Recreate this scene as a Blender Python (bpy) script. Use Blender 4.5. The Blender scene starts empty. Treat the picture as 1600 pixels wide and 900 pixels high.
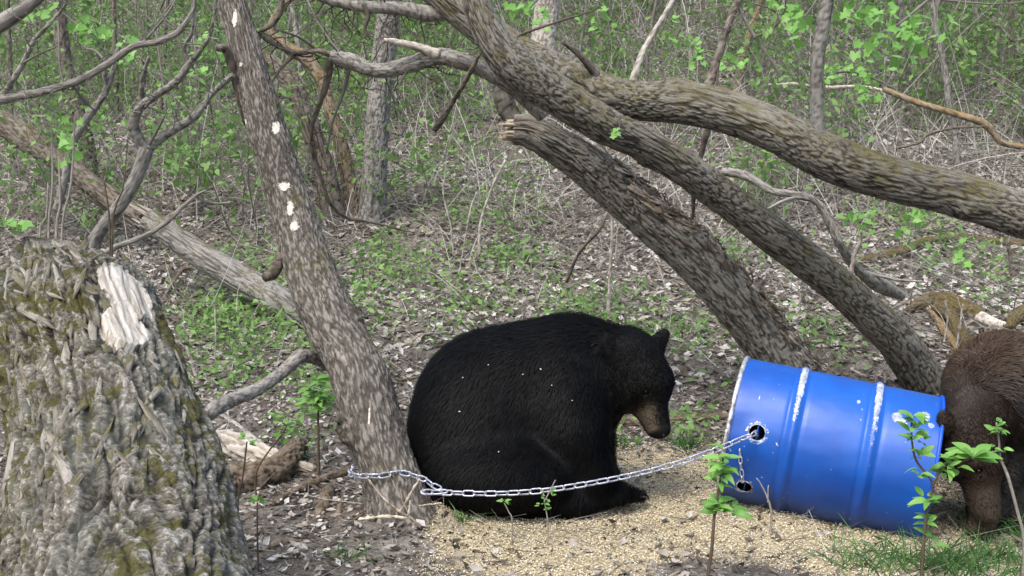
import bpy, math, random
import numpy as np
from mathutils import Vector, Matrix
random.seed(7); rng = np.random.default_rng(7)
S = bpy.context.scene; COL = S.collection
# ---------------------------------------------------------------- camera, sky, sun, exposure
FPX = 1715.0; CAMZ = 1.3; PITCH = math.radians(5.33)
cam = bpy.data.cameras.new('camera'); camo = bpy.data.objects.new('camera', cam); COL.objects.link(camo)
cam.sensor_width = 36; cam.lens = 36*FPX/1600; cam.clip_start = .05; cam.clip_end = 400
camo.location = (0, 0, CAMZ); camo.rotation_euler = (math.pi/2-PITCH, 0, 0); S.camera = camo
SUN_EL, SUN_AZ = math.radians(58), math.radians(215)      # azimuth clockwise from +Y: behind left of the camera
w = bpy.data.worlds.new('World'); S.world = w; w.use_nodes = True
wn = w.node_tree; bg = wn.nodes['Background']; sky = wn.nodes.new('ShaderNodeTexSky')
sky.sky_type = 'NISHITA'; sky.sun_disc = False; sky.sun_elevation = SUN_EL; sky.sun_rotation = SUN_AZ
sky.air_density = 1.6; sky.dust_density = 4.0; sky.ozone_density = 1.0
wn.links.new(sky.outputs[0], bg.inputs[0]); bg.inputs[1].default_value = .15
sun = bpy.data.lights.new('sun', 'SUN'); suno = bpy.data.objects.new('sun', sun); COL.objects.link(suno)
sun.energy = 1.4; sun.angle = math.radians(24); sun.color = (1, .99, .965)
sd = Vector((math.sin(SUN_AZ)*math.cos(SUN_EL), math.cos(SUN_AZ)*math.cos(SUN_EL), math.sin(SUN_EL)))
suno.rotation_euler = sd.to_track_quat('Z', 'Y').to_euler(); suno.location = (0, 0, 30)
S.view_settings.view_transform = 'Standard'; S.view_settings.look = 'None'; S.view_settings.gamma = 1
S.view_settings.exposure = .97
S.cycles.max_bounces = 6; S.cycles.diffuse_bounces = 3; S.cycles.transparent_max_bounces = 4

# ---------------------------------------------------------------- maths helpers
cp, sp = math.cos(PITCH), math.sin(PITCH)
def P(px, py, D):
    a = (px-800)/FPX; b = (450-py)/FPX
    dx, dy, dz = a, cp + b*sp, -sp + b*cp
    return np.array([dx/dy*D, D, CAMZ + dz/dy*D])
def _h(ix, iy, iz, s):
    with np.errstate(over='ignore'):
        n = (ix.astype(np.int64)*374761393 + iy.astype(np.int64)*668265263 + iz.astype(np.int64)*2147483647 + s*1274126177) & 0xffffffff
        n = ((n ^ (n >> 13)) * 1274126177) & 0xffffffff
        n = ((n ^ (n >> 16)) * 2246822519) & 0xffffffff
        n = n ^ (n >> 15)
    return (n & 0xffffff)/8388607.5 - 1
ROT = np.array([[.36, .48, -.8], [-.8, .6, 0], [.48, .64, .6]])
def vn(p, s=0):
    p = np.asarray(p, float); return .78*(_vn(p@ROT, s)+_vn(p@ROT.T@ROT.T*1.13+11.7, s+77))
def vn1(p, s=0): return _vn(np.asarray(p, float)@ROT, s)
def _vn(p, s=0):
    i = np.floor(p).astype(np.int64); f = p-i; u = f*f*f*(f*(f*6-15)+10)
    r = 0
    for a in (0, 1):
        for b in (0, 1):
            for c in (0, 1):
                wgt = (u[..., 0] if a else 1-u[..., 0])*(u[..., 1] if b else 1-u[..., 1])*(u[..., 2] if c else 1-u[..., 2])
                r = r + wgt*_h(i[..., 0]+a, i[..., 1]+b, i[..., 2]+c, s)
    return r
def fbm(p, o=4, s=0):
    p = np.asarray(p, float); r = 0; a = .5
    for k in range(o): r = r + a*1.1*vn1(p*2**k + k*17.3, s+k); a *= .5
    return r
def ss(a, b, x): t = np.clip((x-a)/(b-a), 0, 1); return t*t*(3-2*t)
TY = np.array([-40, 0, 4.6, 5.2, 6, 8, 9.5, 12, 15, 20, 30, 45, 90.]); TZ = np.array([.0, .0, 0, .06, .2, .68, 1.05, 1.85, 2.95, 5.0, 9.6, 17, 40.])
def terr(x, y):
    x = np.asarray(x, float); y = np.asarray(y, float)
    z = np.interp(y, TY, TZ)
    p = np.stack([x, y, x*0], -1)
    am = .03 + .16*ss(4.5, 12, y)
    z = z + am*fbm(p*.45+3.1, 3, 5) + .035*fbm(p*2.3, 3, 9)*ss(3.2, 5.5, y) + .012*fbm(p*7, 2, 11)
    z = z + .06*np.exp(-((x-.95)**2/.12 + (y-4.35)**2/.10)) - .03*ss(.9, 1.9, x)*(1-ss(5, 7, y))
    z = z + .07*np.exp(-((x+.42)**2+(y-4.2)**2)/.07)*(1+.5*fbm(p*9, 2, 4))
    z = z - .6*ss(-2, -9, x)*ss(6, 10, y)
    return z
_GD = 2.6*1.012**np.arange(240)
def G(px, py):
    q = P(px, py, 1.); q0 = np.array([0, 0, CAMZ]); dr = q-q0
    def ff(D): X = q0+dr*D[:, None]; return X[:, 2]-terr(X[:, 0], X[:, 1])
    f = ff(_GD); k = np.nonzero(f <= 0)[0]
    if not len(k): return q0+dr*_GD[-1]
    a, b_ = _GD[max(k[0]-1, 0)], _GD[k[0]]; D = np.linspace(a, b_, 12); f = ff(D); k = np.nonzero(f <= 0)[0]
    return q0+dr*D[k[0] if len(k) else -1]
def gz(x, y): return float(terr(x, y))

# ---------------------------------------------------------------- object helpers
def tag(o, label=None, cat=None, group=None, kind=None):
    if label: o['label'] = label
    if cat: o['category'] = cat
    if group: o['group'] = group
    if kind: o['kind'] = kind
    return o
def empty(name, loc, label, cat, group=None):
    o = bpy.data.objects.new(name, None); COL.objects.link(o); o.location = tuple(loc); o.empty_display_size = .1
    return tag(o, label, cat, group)
def wloc(o):
    v = Vector((0, 0, 0))
    while o: v += o.location; o = o.parent
    return np.array(v)
def mesh(name, V, F, mat=None, parent=None, smooth=True, attrs=None, loc=None, local=False):
    """V (n,3) world coordinates; F list of index arrays (each (m,k)); one mesh object"""
    V = np.asarray(V, float)
    me = bpy.data.meshes.new(name)
    o0 = wloc(parent) if parent else (np.array(loc, float) if loc is not None else np.zeros(3))
    if not local: V = V - o0
    if not isinstance(F, list): F = [F]
    F = [np.asarray(f) for f in F if len(f)]
    me.vertices.add(len(V)); me.vertices.foreach_set('co', V.astype(np.float32).ravel())
    li = np.concatenate([f.ravel() for f in F]); tot = np.concatenate([np.full(len(f), f.shape[1]) for f in F])
    me.loops.add(len(li)); me.loops.foreach_set('vertex_index', li.astype(np.int32))
    me.polygons.add(len(tot)); st = np.concatenate([[0], np.cumsum(tot)[:-1]])
    me.polygons.foreach_set('loop_start', st.astype(np.int32))
    try: me.polygons.foreach_set('loop_total', tot.astype(np.int32))
    except Exception: pass
    me.update(calc_edges=True); me.validate()
    if smooth: me.polygons.foreach_set('use_smooth', np.ones(len(me.polygons), bool))
    for k, a in (attrs or {}).items():
        a = np.asarray(a, np.float32)
        if a.ndim == 1: at = me.attributes.new(k, 'FLOAT', 'POINT'); at.data.foreach_set('value', a)
        else: at = me.attributes.new(k, 'FLOAT_VECTOR', 'POINT'); at.data.foreach_set('vector', a.ravel())
    if mat: me.materials.append(mat)
    o = bpy.data.objects.new(name, me); COL.objects.link(o)
    if parent: o.parent = parent
    elif loc is not None: o.location = tuple(loc)
    return o
def link(name, me, parent=None, loc=(0, 0, 0), rot=None, scale=None):
    o = bpy.data.objects.new(name, me); COL.objects.link(o); o.parent = parent; o.location = tuple(loc)
    if rot is not None: o.rotation_euler = rot
    if scale is not None: o.scale = (scale,)*3 if np.isscalar(scale) else scale
    return o
def spline(pts, n):
    """Catmull-Rom through rows of pts (any width), n samples even in arc length of the first 3"""
    pts = np.asarray(pts, float)
    q = np.vstack([2*pts[0]-pts[1], pts, 2*pts[-1]-pts[-2]]); out = []
    for i in range(1, len(q)-2):
        t = np.linspace(0, 1, 24, endpoint=False)[:, None]; a, b, c, d = q[i-1], q[i], q[i+1], q[i+2]
        out.append(.5*((2*b)+(-a+c)*t+(2*a-5*b+4*c-d)*t**2+(-a+3*b-3*c+d)*t**3))
    out.append(pts[-1:]); out = np.vstack(out)
    L = np.concatenate([[0], np.cumsum(np.linalg.norm(np.diff(out[:, :3], axis=0), axis=1))])
    s = np.linspace(0, L[-1], n)
    return np.stack([np.interp(s, L, out[:, k]) for k in range(out.shape[1])], 1), s
def frames(C):
    T = np.gradient(C, axis=0); T /= np.linalg.norm(T, axis=1)[:, None]+1e-12
    N = np.zeros_like(T); a = np.array([0, -1., 0]) if abs(T[0][1]) < .7 else np.array([0, -.35, 1.])
    v = a - T[0]*a.dot(T[0]); N[0] = v/np.linalg.norm(v)
    for i in range(1, len(T)):
        v = N[i-1]-T[i]*N[i-1].dot(T[i]); N[i] = v/np.linalg.norm(v)
    return T, N, np.cross(T, N)
def tube(pts, sides, n, disp=None, cap=True):
    """pts rows x,y,z,r -> V,F,attrs;  disp(theta, s, R, X) -> (radial offset, h)"""
    Q, s = spline(pts, n); C = Q[:, :3]; R = np.maximum(Q[:, 3], .0006)
    T, N, B = frames(C); th = np.linspace(0, 2*math.pi, sides, endpoint=False)
    TH, SS = np.meshgrid(th, s); RR = np.repeat(R[:, None], sides, 1); Rm = float(R.mean())
    co = np.stack([np.cos(TH)*Rm, np.sin(TH)*Rm, SS], -1)
    d, h = (disp(TH, SS, RR, co) if disp else (0*TH, .5+0*TH))
    rad = RR + d
    V = C[:, None] + rad[..., None]*(np.cos(TH)[..., None]*N[:, None] + np.sin(TH)[..., None]*B[:, None])
    V = V.reshape(-1, 3)
    i = np.arange(n-1)[:, None]*sides; j = np.arange(sides)[None]; j2 = (j+1) % sides
    F = np.stack([i+j, i+j2, i+sides+j2, i+sides+j], -1).reshape(-1, 4)
    Fs = [F]; co = co.reshape(-1, 3); h = h.reshape(-1)
    if cap and sides > 2:
        m = len(V); V = np.vstack([V, C[:1], C[-1:]+T[-1:]*R[-1]*.3]); co = np.vstack([co, [[0, 0, 0]], [[0, 0, s[-1]]]]); h = np.append(h, [.1, .1])
        jj = np.arange(sides); k = (jj+1) % sides
        Fs.append(np.concatenate([np.stack([k, jj, np.full(sides, m)], 1), np.stack([jj+(n-1)*sides, k+(n-1)*sides, np.full(sides, m+1)], 1)]))
    return V, Fs, {'bk': co, 'h': h}
class Bag:
    """gathers pieces for one mesh"""
    def __init__(s): s.V = []; s.F = {}; s.A = {}; s.n = 0
    def add(s, V, F, A=None):
        V = np.asarray(V, float)
        if not isinstance(F, list): F = [F]
        for f in F:
            f = np.asarray(f)
            if len(f): s.F.setdefault(f.shape[1], []).append(f+s.n)
        for k, a in (A or {}).items(): s.A.setdefault(k, []).append(np.asarray(a, float))
        s.V.append(V); s.n += len(V)
    def out(s): return np.vstack(s.V), [np.vstack(f) for f in s.F.values()], {k: np.concatenate(a) for k, a in s.A.items()}
    def make(s, name, mat, parent=None, smooth=True, loc=None, local=False):
        V, F, A = s.out(); return mesh(name, V, F, mat, parent, smooth, A, loc, local)
def pxpts(rows, d0=None, d1=None):
    """rows (px, py, width px[, D]) -> x,y,z,r"""
    n = len(rows); o = []
    for i, r in enumerate(rows):
        D = r[3] if len(r) > 3 else d0 + (d1-d0)*i/(n-1)
        o.append([*P(r[0], r[1], D), r[2]*.5*D/FPX])
    return np.array(o)
def unit(v): v = np.asarray(v, float); return v/(np.linalg.norm(v, axis=-1, keepdims=True)+1e-12)

# ---------------------------------------------------------------- materials
class M:
    def __init__(s, name, rough=.8, spec=.3):
        s.m = bpy.data.materials.new(name); s.m.use_nodes = True; s.t = s.m.node_tree; s.b = s.t.nodes['Principled BSDF']
        s.b.inputs['Roughness'].default_value = rough; s.b.inputs['Specular IOR Level'].default_value = spec
    def n(s, typ, **kw):
        nd = s.t.nodes.new('ShaderNode'+typ)
        for k, v in kw.items():
            if k.startswith('_'): setattr(nd, k[1:], v); continue
            k = {'Fac': 0}.get(k, k) if typ in ('ValToRGB',) else k
            inp = nd.inputs[int(k[1:])] if isinstance(k, str) and k[0] == 'i' and k[1:].isdigit() else nd.inputs[k]
            if hasattr(v, 'is_output'): s.t.links.new(v, inp)
            else: inp.default_value = v
        return nd
    def attr(s, name, out='Fac'): return s.n('Attribute', _attribute_name=name).outputs[out]
    def noise(s, vec, scale, detail=4, rough=.55, out=0):
        return s.n('TexNoise', Vector=vec, Scale=scale, Detail=detail, Roughness=rough).outputs[out]
    def ramp(s, f, stops, interp='LINEAR'):
        nd = s.t.nodes.new('ShaderNodeValToRGB'); s.t.links.new(f, nd.inputs[0]); e = nd.color_ramp.elements; nd.color_ramp.interpolation = interp
        while len(e) < len(stops): e.new(.5)
        for el, (p, c) in zip(e, stops): el.position = p; el.color = (*c, 1) if len(c) == 3 else c
        return nd.outputs[0]
    def mix(s, f, a, b, mode='MIX'):
        nd = s.t.nodes.new('ShaderNodeMix'); nd.data_type = 'RGBA'; nd.blend_type = mode
        for i, v in ((0, f), (6, a), (7, b)):
            if hasattr(v, 'is_output'): s.t.links.new(v, nd.inputs[i])
            else: nd.inputs[i].default_value = v if i == 0 else (*v, 1)
        return nd.outputs[2]
    def math(s, op, a, b=0., c=0.):
        nd = s.t.nodes.new('ShaderNodeMath'); nd.operation = op
        for i, v in enumerate((a, b, c)):
            if hasattr(v, 'is_output'): s.t.links.new(v, nd.inputs[i])
            else: nd.inputs[i].default_value = v
        return nd.outputs[0]
    def scale(s, vec, sc): return s.n('Mapping', Vector=vec, Scale=sc).outputs[0]
    def col(s, c): 
        if hasattr(c, 'is_output'): s.t.links.new(c, s.b.inputs['Base Color'])
        else: s.b.inputs['Base Color'].default_value = (*c, 1)
    def bump(s, h, st=.5, dist=.01):
        nd = s.n('Bump', Height=h, Strength=st, Distance=dist); s.t.links.new(nd.outputs[0], s.b.inputs['Normal'])
    def out(s, name): return s.t
def bark_mat(name, dark, mid, light, moss=0., mosscol=(.09, .085, .02), pale=None, stretch=.25, sc=1.):
    m = M(name, .9, .15); v = m.attr('bk', 'Vector'); h = m.attr('h')
    vs = m.scale(v, (1, 1, stretch))
    f = m.noise(vs, 60*sc, 6, .7); big = m.noise(m.scale(v, (1, 1, .5)), 5*sc, 3)
    x = m.math('ADD', m.math('MULTIPLY', h, .42), m.math('MULTIPLY', f, .62))
    x = m.math('ADD', x, m.math('MULTIPLY', m.math('SUBTRACT', big, .5), .35))
    c = m.ramp(x, [(.22, dark), (.5, mid), (.78, light)])
    fleck = m.noise(vs, 90*sc, 3, .6)
    c = m.mix(m.math('MULTIPLY', m.math('GREATER_THAN', fleck, .66), .5), c, light)
    if moss > 0:
        geo = m.n('NewGeometry'); nz = m.n('SeparateXYZ', Vector=geo.outputs['True Normal']).outputs[2]
        mk = m.math('ADD', m.math('MULTIPLY', nz, .25), m.noise(v, 7*sc, 5, .7))
        mk = m.ramp(mk, [(.74-moss*.3, (0, 0, 0)), (.84-moss*.3, (1, 1, 1))])
        c = m.mix(m.math('MULTIPLY', mk, .75), c, mosscol)
    if pale:
        pa = m.attr('pale'); pn = m.ramp(m.math('ADD', pa, m.math('MULTIPLY', m.math('SUBTRACT', m.noise(v, 75, 5, .75), .5), 2.2)), [(.55, (0, 0, 0)), (.6, (1, 1, 1))])
        c = m.mix(pn, c, pale)
    m.col(c); m.bump(m.math('ADD', m.noise(vs, 120*sc, 5, .7), m.math('MULTIPLY', f, 1.5)), .7, .006)
    return m.m
def leaf_mat(name, c0, c1, tr=.35, rough=.55):
    m = M(name, rough, .3); r = m.attr('rnd'); c = m.ramp(r, [(0, c0), (1, c1)]); m.col(c)
    t = m.n('BsdfTranslucent'); m.t.links.new(c, t.inputs[0])
    mx = m.t.nodes.new('ShaderNodeMixShader'); mx.inputs[0].default_value = tr
    m.t.links.new(m.b.outputs[0], mx.inputs[1]); m.t.links.new(t.outputs[0], mx.inputs[2])
    m.t.links.new(mx.outputs[0], m.t.nodes['Material Output'].inputs[0]); return m.m

BARK_LIMB = bark_mat('bark_limb', (.02, .017, .014), (.095, .086, .072), (.235, .22, .195), .45, (.12, .105, .03))
BARK_SHAG = bark_mat('bark_shaggy', (.026, .022, .018), (.12, .108, .094), (.31, .292, .262), .25, (.13, .11, .04))
BARK_LEAN = bark_mat('bark_lean', (.034, .029, .025), (.11, .097, .084), (.29, .265, .24), .12, pale=(.66, .62, .56), stretch=.4)
BARK_GREY = bark_mat('bark_grey', (.045, .041, .036), (.15, .14, .128), (.29, .277, .26), .25)
BARK_DARK = bark_mat('bark_dark', (.03, .025, .02), (.10, .083, .068), (.22, .19, .165), .2)
BARK_ORANGE = bark_mat('bark_lichen', (.06, .045, .028), (.18, .135, .09), (.3, .25, .19), .45, (.24, .155, .05))
BARK_TWIG = bark_mat('bark_twig', (.06, .052, .045), (.17, .155, .14), (.34, .32, .3), .05)
BARK_DRY = bark_mat('bark_dry', (.1, .085, .07), (.27, .24, .21), (.48, .45, .41), 0)
BARK_MOSSY = bark_mat('bark_mossy', (.03, .023, .013), (.10, .076, .042), (.2, .165, .115), .6, (.085, .067, .02))
BARK_WOOD = bark_mat('split_wood', (.13, .10, .075), (.38, .33, .28), (.62, .57, .51), 0)
BARK_ROT = bark_mat('rotten_wood', (.03, .022, .017), (.1, .075, .055), (.25, .2, .16), .1)

# stump: own mask attributes
def stump_mat():
    m = M('stump_bark', .92, .12); v = m.attr('bk', 'Vector'); h = m.attr('h')
    vs = m.scale(v, (1, 1, .7)); f = m.noise(vs, 42, 8, .74); f2 = m.noise(v, 95, 4, .7)
    x = m.math('ADD', m.math('MULTIPLY', h, .42), m.math('MULTIPLY', f, .6)); x = m.math('ADD', x, m.math('MULTIPLY', m.math('SUBTRACT', f2, .5), 1.1))
    c = m.ramp(x, [(.34, (.02, .017, .014)), (.53, (.09, .08, .067)), (.7, (.165, .15, .128)), (.9, (.4, .378, .345))])
    g = m.ramp(m.noise(v, 3.5, 3), [(.4, (0, 0, 0)), (.65, (1, 1, 1))])
    c = m.mix(m.math('MULTIPLY', g, .35), c, (.13, .15, .13))
    bare = m.attr('bare'); bn = m.ramp(m.math('ADD', bare, m.math('MULTIPLY', m.math('SUBTRACT', m.noise(vs, 22, 5, .7), .5), .8)), [(.48, (0, 0, 0)), (.56, (1, 1, 1))])
    wood = m.ramp(m.noise(m.scale(v, (1, 1, .12)), 55, 5, .65), [(.3, (.2, .17, .14)), (.5, (.46, .42, .37)), (.68, (.7, .66, .6))])
    c = m.mix(bn, c, wood)
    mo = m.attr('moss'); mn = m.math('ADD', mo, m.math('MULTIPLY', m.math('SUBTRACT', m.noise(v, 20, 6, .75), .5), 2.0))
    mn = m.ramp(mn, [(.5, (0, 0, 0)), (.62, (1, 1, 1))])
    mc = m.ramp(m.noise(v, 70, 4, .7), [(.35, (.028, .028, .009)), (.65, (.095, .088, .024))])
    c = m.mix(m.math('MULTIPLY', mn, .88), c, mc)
    m.col(c); m.bump(m.math('ADD', f, m.math('MULTIPLY', f2, .6)), .9, .008); return m.m
STUMP = stump_mat()

def ground_mat():
    m = M('soil', .95, .1); g = m.n('NewGeometry').outputs['Position']
    n1 = m.noise(g, 3.2, 6, .65); n2 = m.noise(g, 34, 6, .7); n3 = m.noise(g, 110, 3, .7)
    x = m.math('ADD', m.math('MULTIPLY', n2, .6), m.math('MULTIPLY', n3, .4)); x = m.math('ADD', x, m.math('MULTIPLY', m.math('SUBTRACT', n1, .5), .5))
    c = m.ramp(x, [(.3, (.045, .037, .03)), (.48, (.125, .107, .092)), (.62, (.23, .207, .185)), (.75, (.37, .35, .33))])
    corn = m.attr('corn'); cn = m.ramp(m.math('ADD', corn, m.math('MULTIPLY', m.math('SUBTRACT', m.noise(g, 22, 6, .8), .5), 1.2)), [(.42, (0, 0, 0)), (.62, (1, 1, 1))])
    cc = m.ramp(m.noise(g, 95, 3, .8), [(.35, (.2, .155, .09)), (.5, (.46, .38, .24)), (.66, (.7, .62, .46))])
    m.col(m.mix(m.math('MULTIPLY', cn, .85), c, cc)); m.bump(x, .9, .02); return m.m
SOIL = ground_mat()
def rnd_mat(name, stops, rough=.85, spec=.2, tr=0):
    m = M(name, rough, spec); c = m.ramp(m.attr('rnd'), stops); m.col(c)
    if tr:
        t = m.n('BsdfTranslucent'); m.t.links.new(c, t.inputs[0]); mx = m.t.nodes.new('ShaderNodeMixShader'); mx.inputs[0].default_value = tr
        m.t.links.new(m.b.outputs[0], mx.inputs[1]); m.t.links.new(t.outputs[0], mx.inputs[2]); m.t.links.new(mx.outputs[0], m.t.nodes['Material Output'].inputs[0])
    return m.m
LITTER = rnd_mat('dead_leaves', [(0, (.075, .06, .048)), (.3, (.17, .142, .115)), (.55, (.285, .252, .218)), (.8, (.4, .37, .338)), (1, (.56, .54, .515))], .8, .25, .12)
STALK = rnd_mat('dead_stalks', [(0, (.09, .08, .068)), (.5, (.24, .22, .195)), (1, (.5, .48, .45))], .85)
CORN = rnd_mat('corn_grain', [(0, (.18, .145, .09)), (.25, (.5, .42, .26)), (.7, (.74, .66, .47)), (1, (.88, .84, .74))], .6, .3)
CRUMB = rnd_mat('soil_crumbs', [(0, (.025, .018, .013)), (.6, (.09, .068, .052)), (1, (.2, .165, .135))], .95)
GREEN = leaf_mat('spring_leaf', (.065, .15, .035), (.26, .42, .13), .40)
GREEN2 = leaf_mat('sapling_leaf', (.10, .26, .045), (.25, .48, .12), .38, .4)
GRASSM = leaf_mat('grass', (.035, .10, .025), (.12, .25, .07), .3)
REDLEAF = leaf_mat('yellow_bud', (.35, .33, .05), (.5, .5, .1), .3)

# ---------------------------------------------------------------- ground
def make_ground():
    ys = np.concatenate([np.linspace(-12, 2.6, 18)[:-1], np.linspace(2.6, 7, 150)[:-1], np.linspace(7, 20, 150)[:-1], np.linspace(20, 85, 50)])
    t = np.linspace(-1, 1, 341); xs = 3.2*t + 56*np.abs(t)**6*np.sign(t) + 3.2*t**3
    X, Y = np.meshgrid(xs, ys); Z = terr(X, Y)
    V = np.stack([X, Y, Z], -1).reshape(-1, 3); nx, ny = len(xs), len(ys)
    i = np.arange(ny-1)[:, None]*nx; j = np.arange(nx-1)[None]
    F = np.stack([i+j, i+j+1, i+nx+j+1, i+nx+j], -1).reshape(-1, 4)
    return tag(mesh('ground', V, F, SOIL, attrs={'corn': cornmask(V[:, 0], V[:, 1])}), 'leaf littered forest floor rising into a wooded hillside', kind='structure')
def cornmask(x, y):
    a = ss(-.55, -.1, x)*(1-ss(1.7, 2.2, x))*(1-ss(4.7, 5.6, y+.25*np.abs(x-.6)))*ss(3.3, 3.95, y+.55*fbm(np.stack([x*1.6, y*2.2, x*0], -1), 3, 66))
    return np.clip(a*.9, 0, 1)
make_ground()
def tnormal(x, y):
    e = .04; a = (terr(x+e, y)-terr(x-e, y))/(2*e); b = (terr(x, y+e)-terr(x, y-e))/(2*e)
    return unit(np.stack([-a, -b, np.ones_like(a)], -1))
def scatter(n, y0, y1, margin=1.5, p=1.0):
    y = y0 + (y1-y0)*rng.random(n)**p
    y = np.sqrt(y0**2 + (y1**2-y0**2)*rng.random(n)) if p == 1.0 else y
    x = (rng.random(n)*2-1)*(y*.4665+margin)
    return x, y
def frames_on(x, y, tilt):
    n = tnormal(x, y); r = unit(rng.normal(size=(len(x), 3))); N = unit(n + tilt[:, None]*r)
    a = unit(rng.normal(size=(len(x), 3))); U = unit(a - N*(a*N).sum(1)[:, None]); return U, np.cross(N, U), N
def inst_mesh(tv, tf, O, U, W, N, s, rnd, extra=None):
    """copies of a small template (numpy); returns V,F,A"""
    k = len(tv); n = len(O); T = tv[None]*np.asarray(s).reshape(n, -1, 1 if np.ndim(s) == 1 else 3)
    V = O[:, None] + T[..., 0:1]*U[:, None] + T[..., 1:2]*W[:, None] + T[..., 2:3]*N[:, None]
    F = (tf[None] + (np.arange(n)*k)[:, None, None]).reshape(-1, tf.shape[1])
    return V.reshape(-1, 3), F, np.repeat(rnd, k)
# dead leaf template: curled, folded, 6 tris
LT = np.array([[-.5, 0, .05], [.05, .34, .12], [.6, .05, .1], [0, -.3, .02], [.05, .02, -.05]]); LF = np.array([[4, 1, 0], [4, 2, 1], [4, 3, 2], [4, 0, 3]])
def litter():
    b = Bag()
    for (n, y0, y1, s0, s1) in ((26000, 2.9, 6, .010, .05), (48000, 6, 11, .028, .085), (38000, 11, 21, .04, .11)):
        x, y = scatter(n, y0, y1)
        dens = .55+.9*fbm(np.stack([x*1.3, y*1.3, x*0], -1), 3, 21); keep = rng.random(n) < np.clip(dens+.42, .3, 1)
        c = cornmask(x, y); keep &= rng.random(n) > c*.9
        x, y = x[keep], y[keep]; n = len(x)
        U, W, N = frames_on(x, y, rng.random(n)*1.1); s = s0+(s1-s0)*rng.random(n)**1.5
        O = np.stack([x, y, terr(x, y)+.004+.012*rng.random(n)], -1)
        S3 = np.stack([s, s*(.6+.5*rng.random(n)), s*(.5+2*rng.random(n))], -1)[:, None]
        T = LT[None]*S3
        V = O[:, None]+T[..., :1]*U[:, None]+T[..., 1:2]*W[:, None]+T[..., 2:]*N[:, None]
        F = (LF[None]+(np.arange(n)*5)[:, None, None]).reshape(-1, 3)
        r = np.clip(rng.random(n)**.8*(.85+.5*fbm(np.stack([x, y, x*0], -1)*.8, 2, 3)+.1), 0, 1)
        b.add(V.reshape(-1, 3), F, {'rnd': np.repeat(r, 5)})
    tag(b.make('leaf_litter', LITTER, smooth=False), 'pale grey and brown dead leaves strewn over the forest floor', 'dead leaves', kind='stuff')
litter()
def ribbons(n, y0, y1, L0, L1, wd, up, seg=2, mat=STALK, name='dead_stalks', mask=None, rp=1., arch=.0, bias=0):
    x, y = scatter(n, y0, y1); 
    if mask is not None: k = rng.random(n) < mask(x, y); x, y = x[k], y[k]; n = len(x)
    az = rng.random(n)*6.283; el = up*rng.random(n)
    d = np.stack([np.cos(az)*np.cos(el), np.sin(az)*np.cos(el)*.7, np.sin(el)], -1)
    L = L0+(L1-L0)*rng.random(n)**1.6; O = np.stack([x, y, terr(x, y)+.005], -1)
    side = unit(np.cross(d, np.array([0., 1, .3])+.3*rng.normal(size=(n, 3)))); bend = .25*rng.normal(size=(n, 3)); bend[:, 2] -= arch
    t = np.linspace(0, 1, seg+1); V = []
    for ti in t:
        c = O+d*(L*ti)[:, None]+bend*(L*ti**2)[:, None]
        g = terr(c[:, 0], c[:, 1])+.004; c[:, 2] = np.maximum(c[:, 2], g)
        wv = side*(wd*(1-.75*ti)); V += [c-wv, c+wv]
    V = np.stack(V, 1); k = 2*(seg+1); F = np.array([[2*i, 2*i+1, 2*i+3, 2*i+2] for i in range(seg)])
    F = (F[None]+(np.arange(n)*k)[:, None, None]).reshape(-1, 4)
    return V.reshape(-1, 3), F, {'rnd': np.repeat(np.clip(rng.random(n)**rp+bias, 0, 1), k)}
b = Bag()
for a in ((6500, 3, 6, .04, .25, .0016, .3), (21000, 6, 11, .08, .5, .0024, .6), (15000, 11, 20, .15, .8, .004, .8)): b.add(*ribbons(*a))
tag(b.make('dead_stalks', STALK, smooth=False), 'dry grass stalks and fine twigs lying in the leaf litter', 'stalks', kind='stuff')
# tall thin dry stems, vines
def rightbias(x, y): return np.clip(.6+.5*fbm(np.stack([x*.7, y*.7, x*0], -1), 2, 33)+.25*ss(-1, 3, x/y*8), .05, 1)
b = Bag()
for a in ((300, 6.5, 9, .4, 1.1, .0028, 1.45), (3400, 9, 14, .5, 1.7, .004, 1.5), (6500, 14, 23, .7, 2.6, .0055, 1.5)): b.add(*ribbons(*a, seg=5, mask=rightbias, arch=.25, bias=.15))
tag(b.make('brush_stems', STALK, smooth=False), 'tangle of thin pale leafless stems standing and arching on the hillside', 'undergrowth', kind='stuff')
# corn grain
def corn():
    b = Bag(); n = 75000; x = -.6+2.8*rng.random(n); y = 3.3+2.2*rng.random(n)**1.2
    k = rng.random(n) < np.clip(cornmask(x, y)*1.3+.9*fbm(np.stack([x*6, y*6, x*0], -1), 3, 41), 0, 1)*ss(.05, .3, cornmask(x, y)); x, y = x[k], y[k]; n = len(x)
    U, W, N = frames_on(x, y, rng.random(n)*1.5); s = .0034+.0034*rng.random(n)
    tv = np.array([[-.8, -.5, 0], [-.8, .5, 0], [.8, 0, 0], [0, 0, .55], [0, 0, -.4]]); tf = np.array([[0, 2, 3], [2, 1, 3], [1, 0, 3], [0, 1, 2]])
    O = np.stack([x, y, terr(x, y)+.002+.008*rng.random(n)], -1)
    V, F, r = inst_mesh(tv, tf, O, U, W, N, s[:, None].repeat(3, 1)[:, None], rng.random(n)); b.add(V, F, {'rnd': r})
    tag(b.make('corn_grain', CORN, smooth=False), 'yellow shelled corn spread over the ground around the drum', 'grain', kind='stuff')
    b = Bag(); n = 16000; x, y = scatter(n, 2.9, 7.5); U, W, N = frames_on(x, y, rng.random(n)*2); s = .004+.012*rng.random(n)**2.2
    O = np.stack([x, y, terr(x, y)+.002], -1); V, F, r = inst_mesh(tv, tf, O, U, W, N, s[:, None].repeat(3, 1)[:, None], rng.random(n)**1.5); b.add(V, F, {'rnd': r})
    tag(b.make('soil_crumbs', CRUMB, smooth=False), 'small dark crumbs of soil and bark on the trampled ground', 'soil', kind='stuff')
corn()
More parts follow.
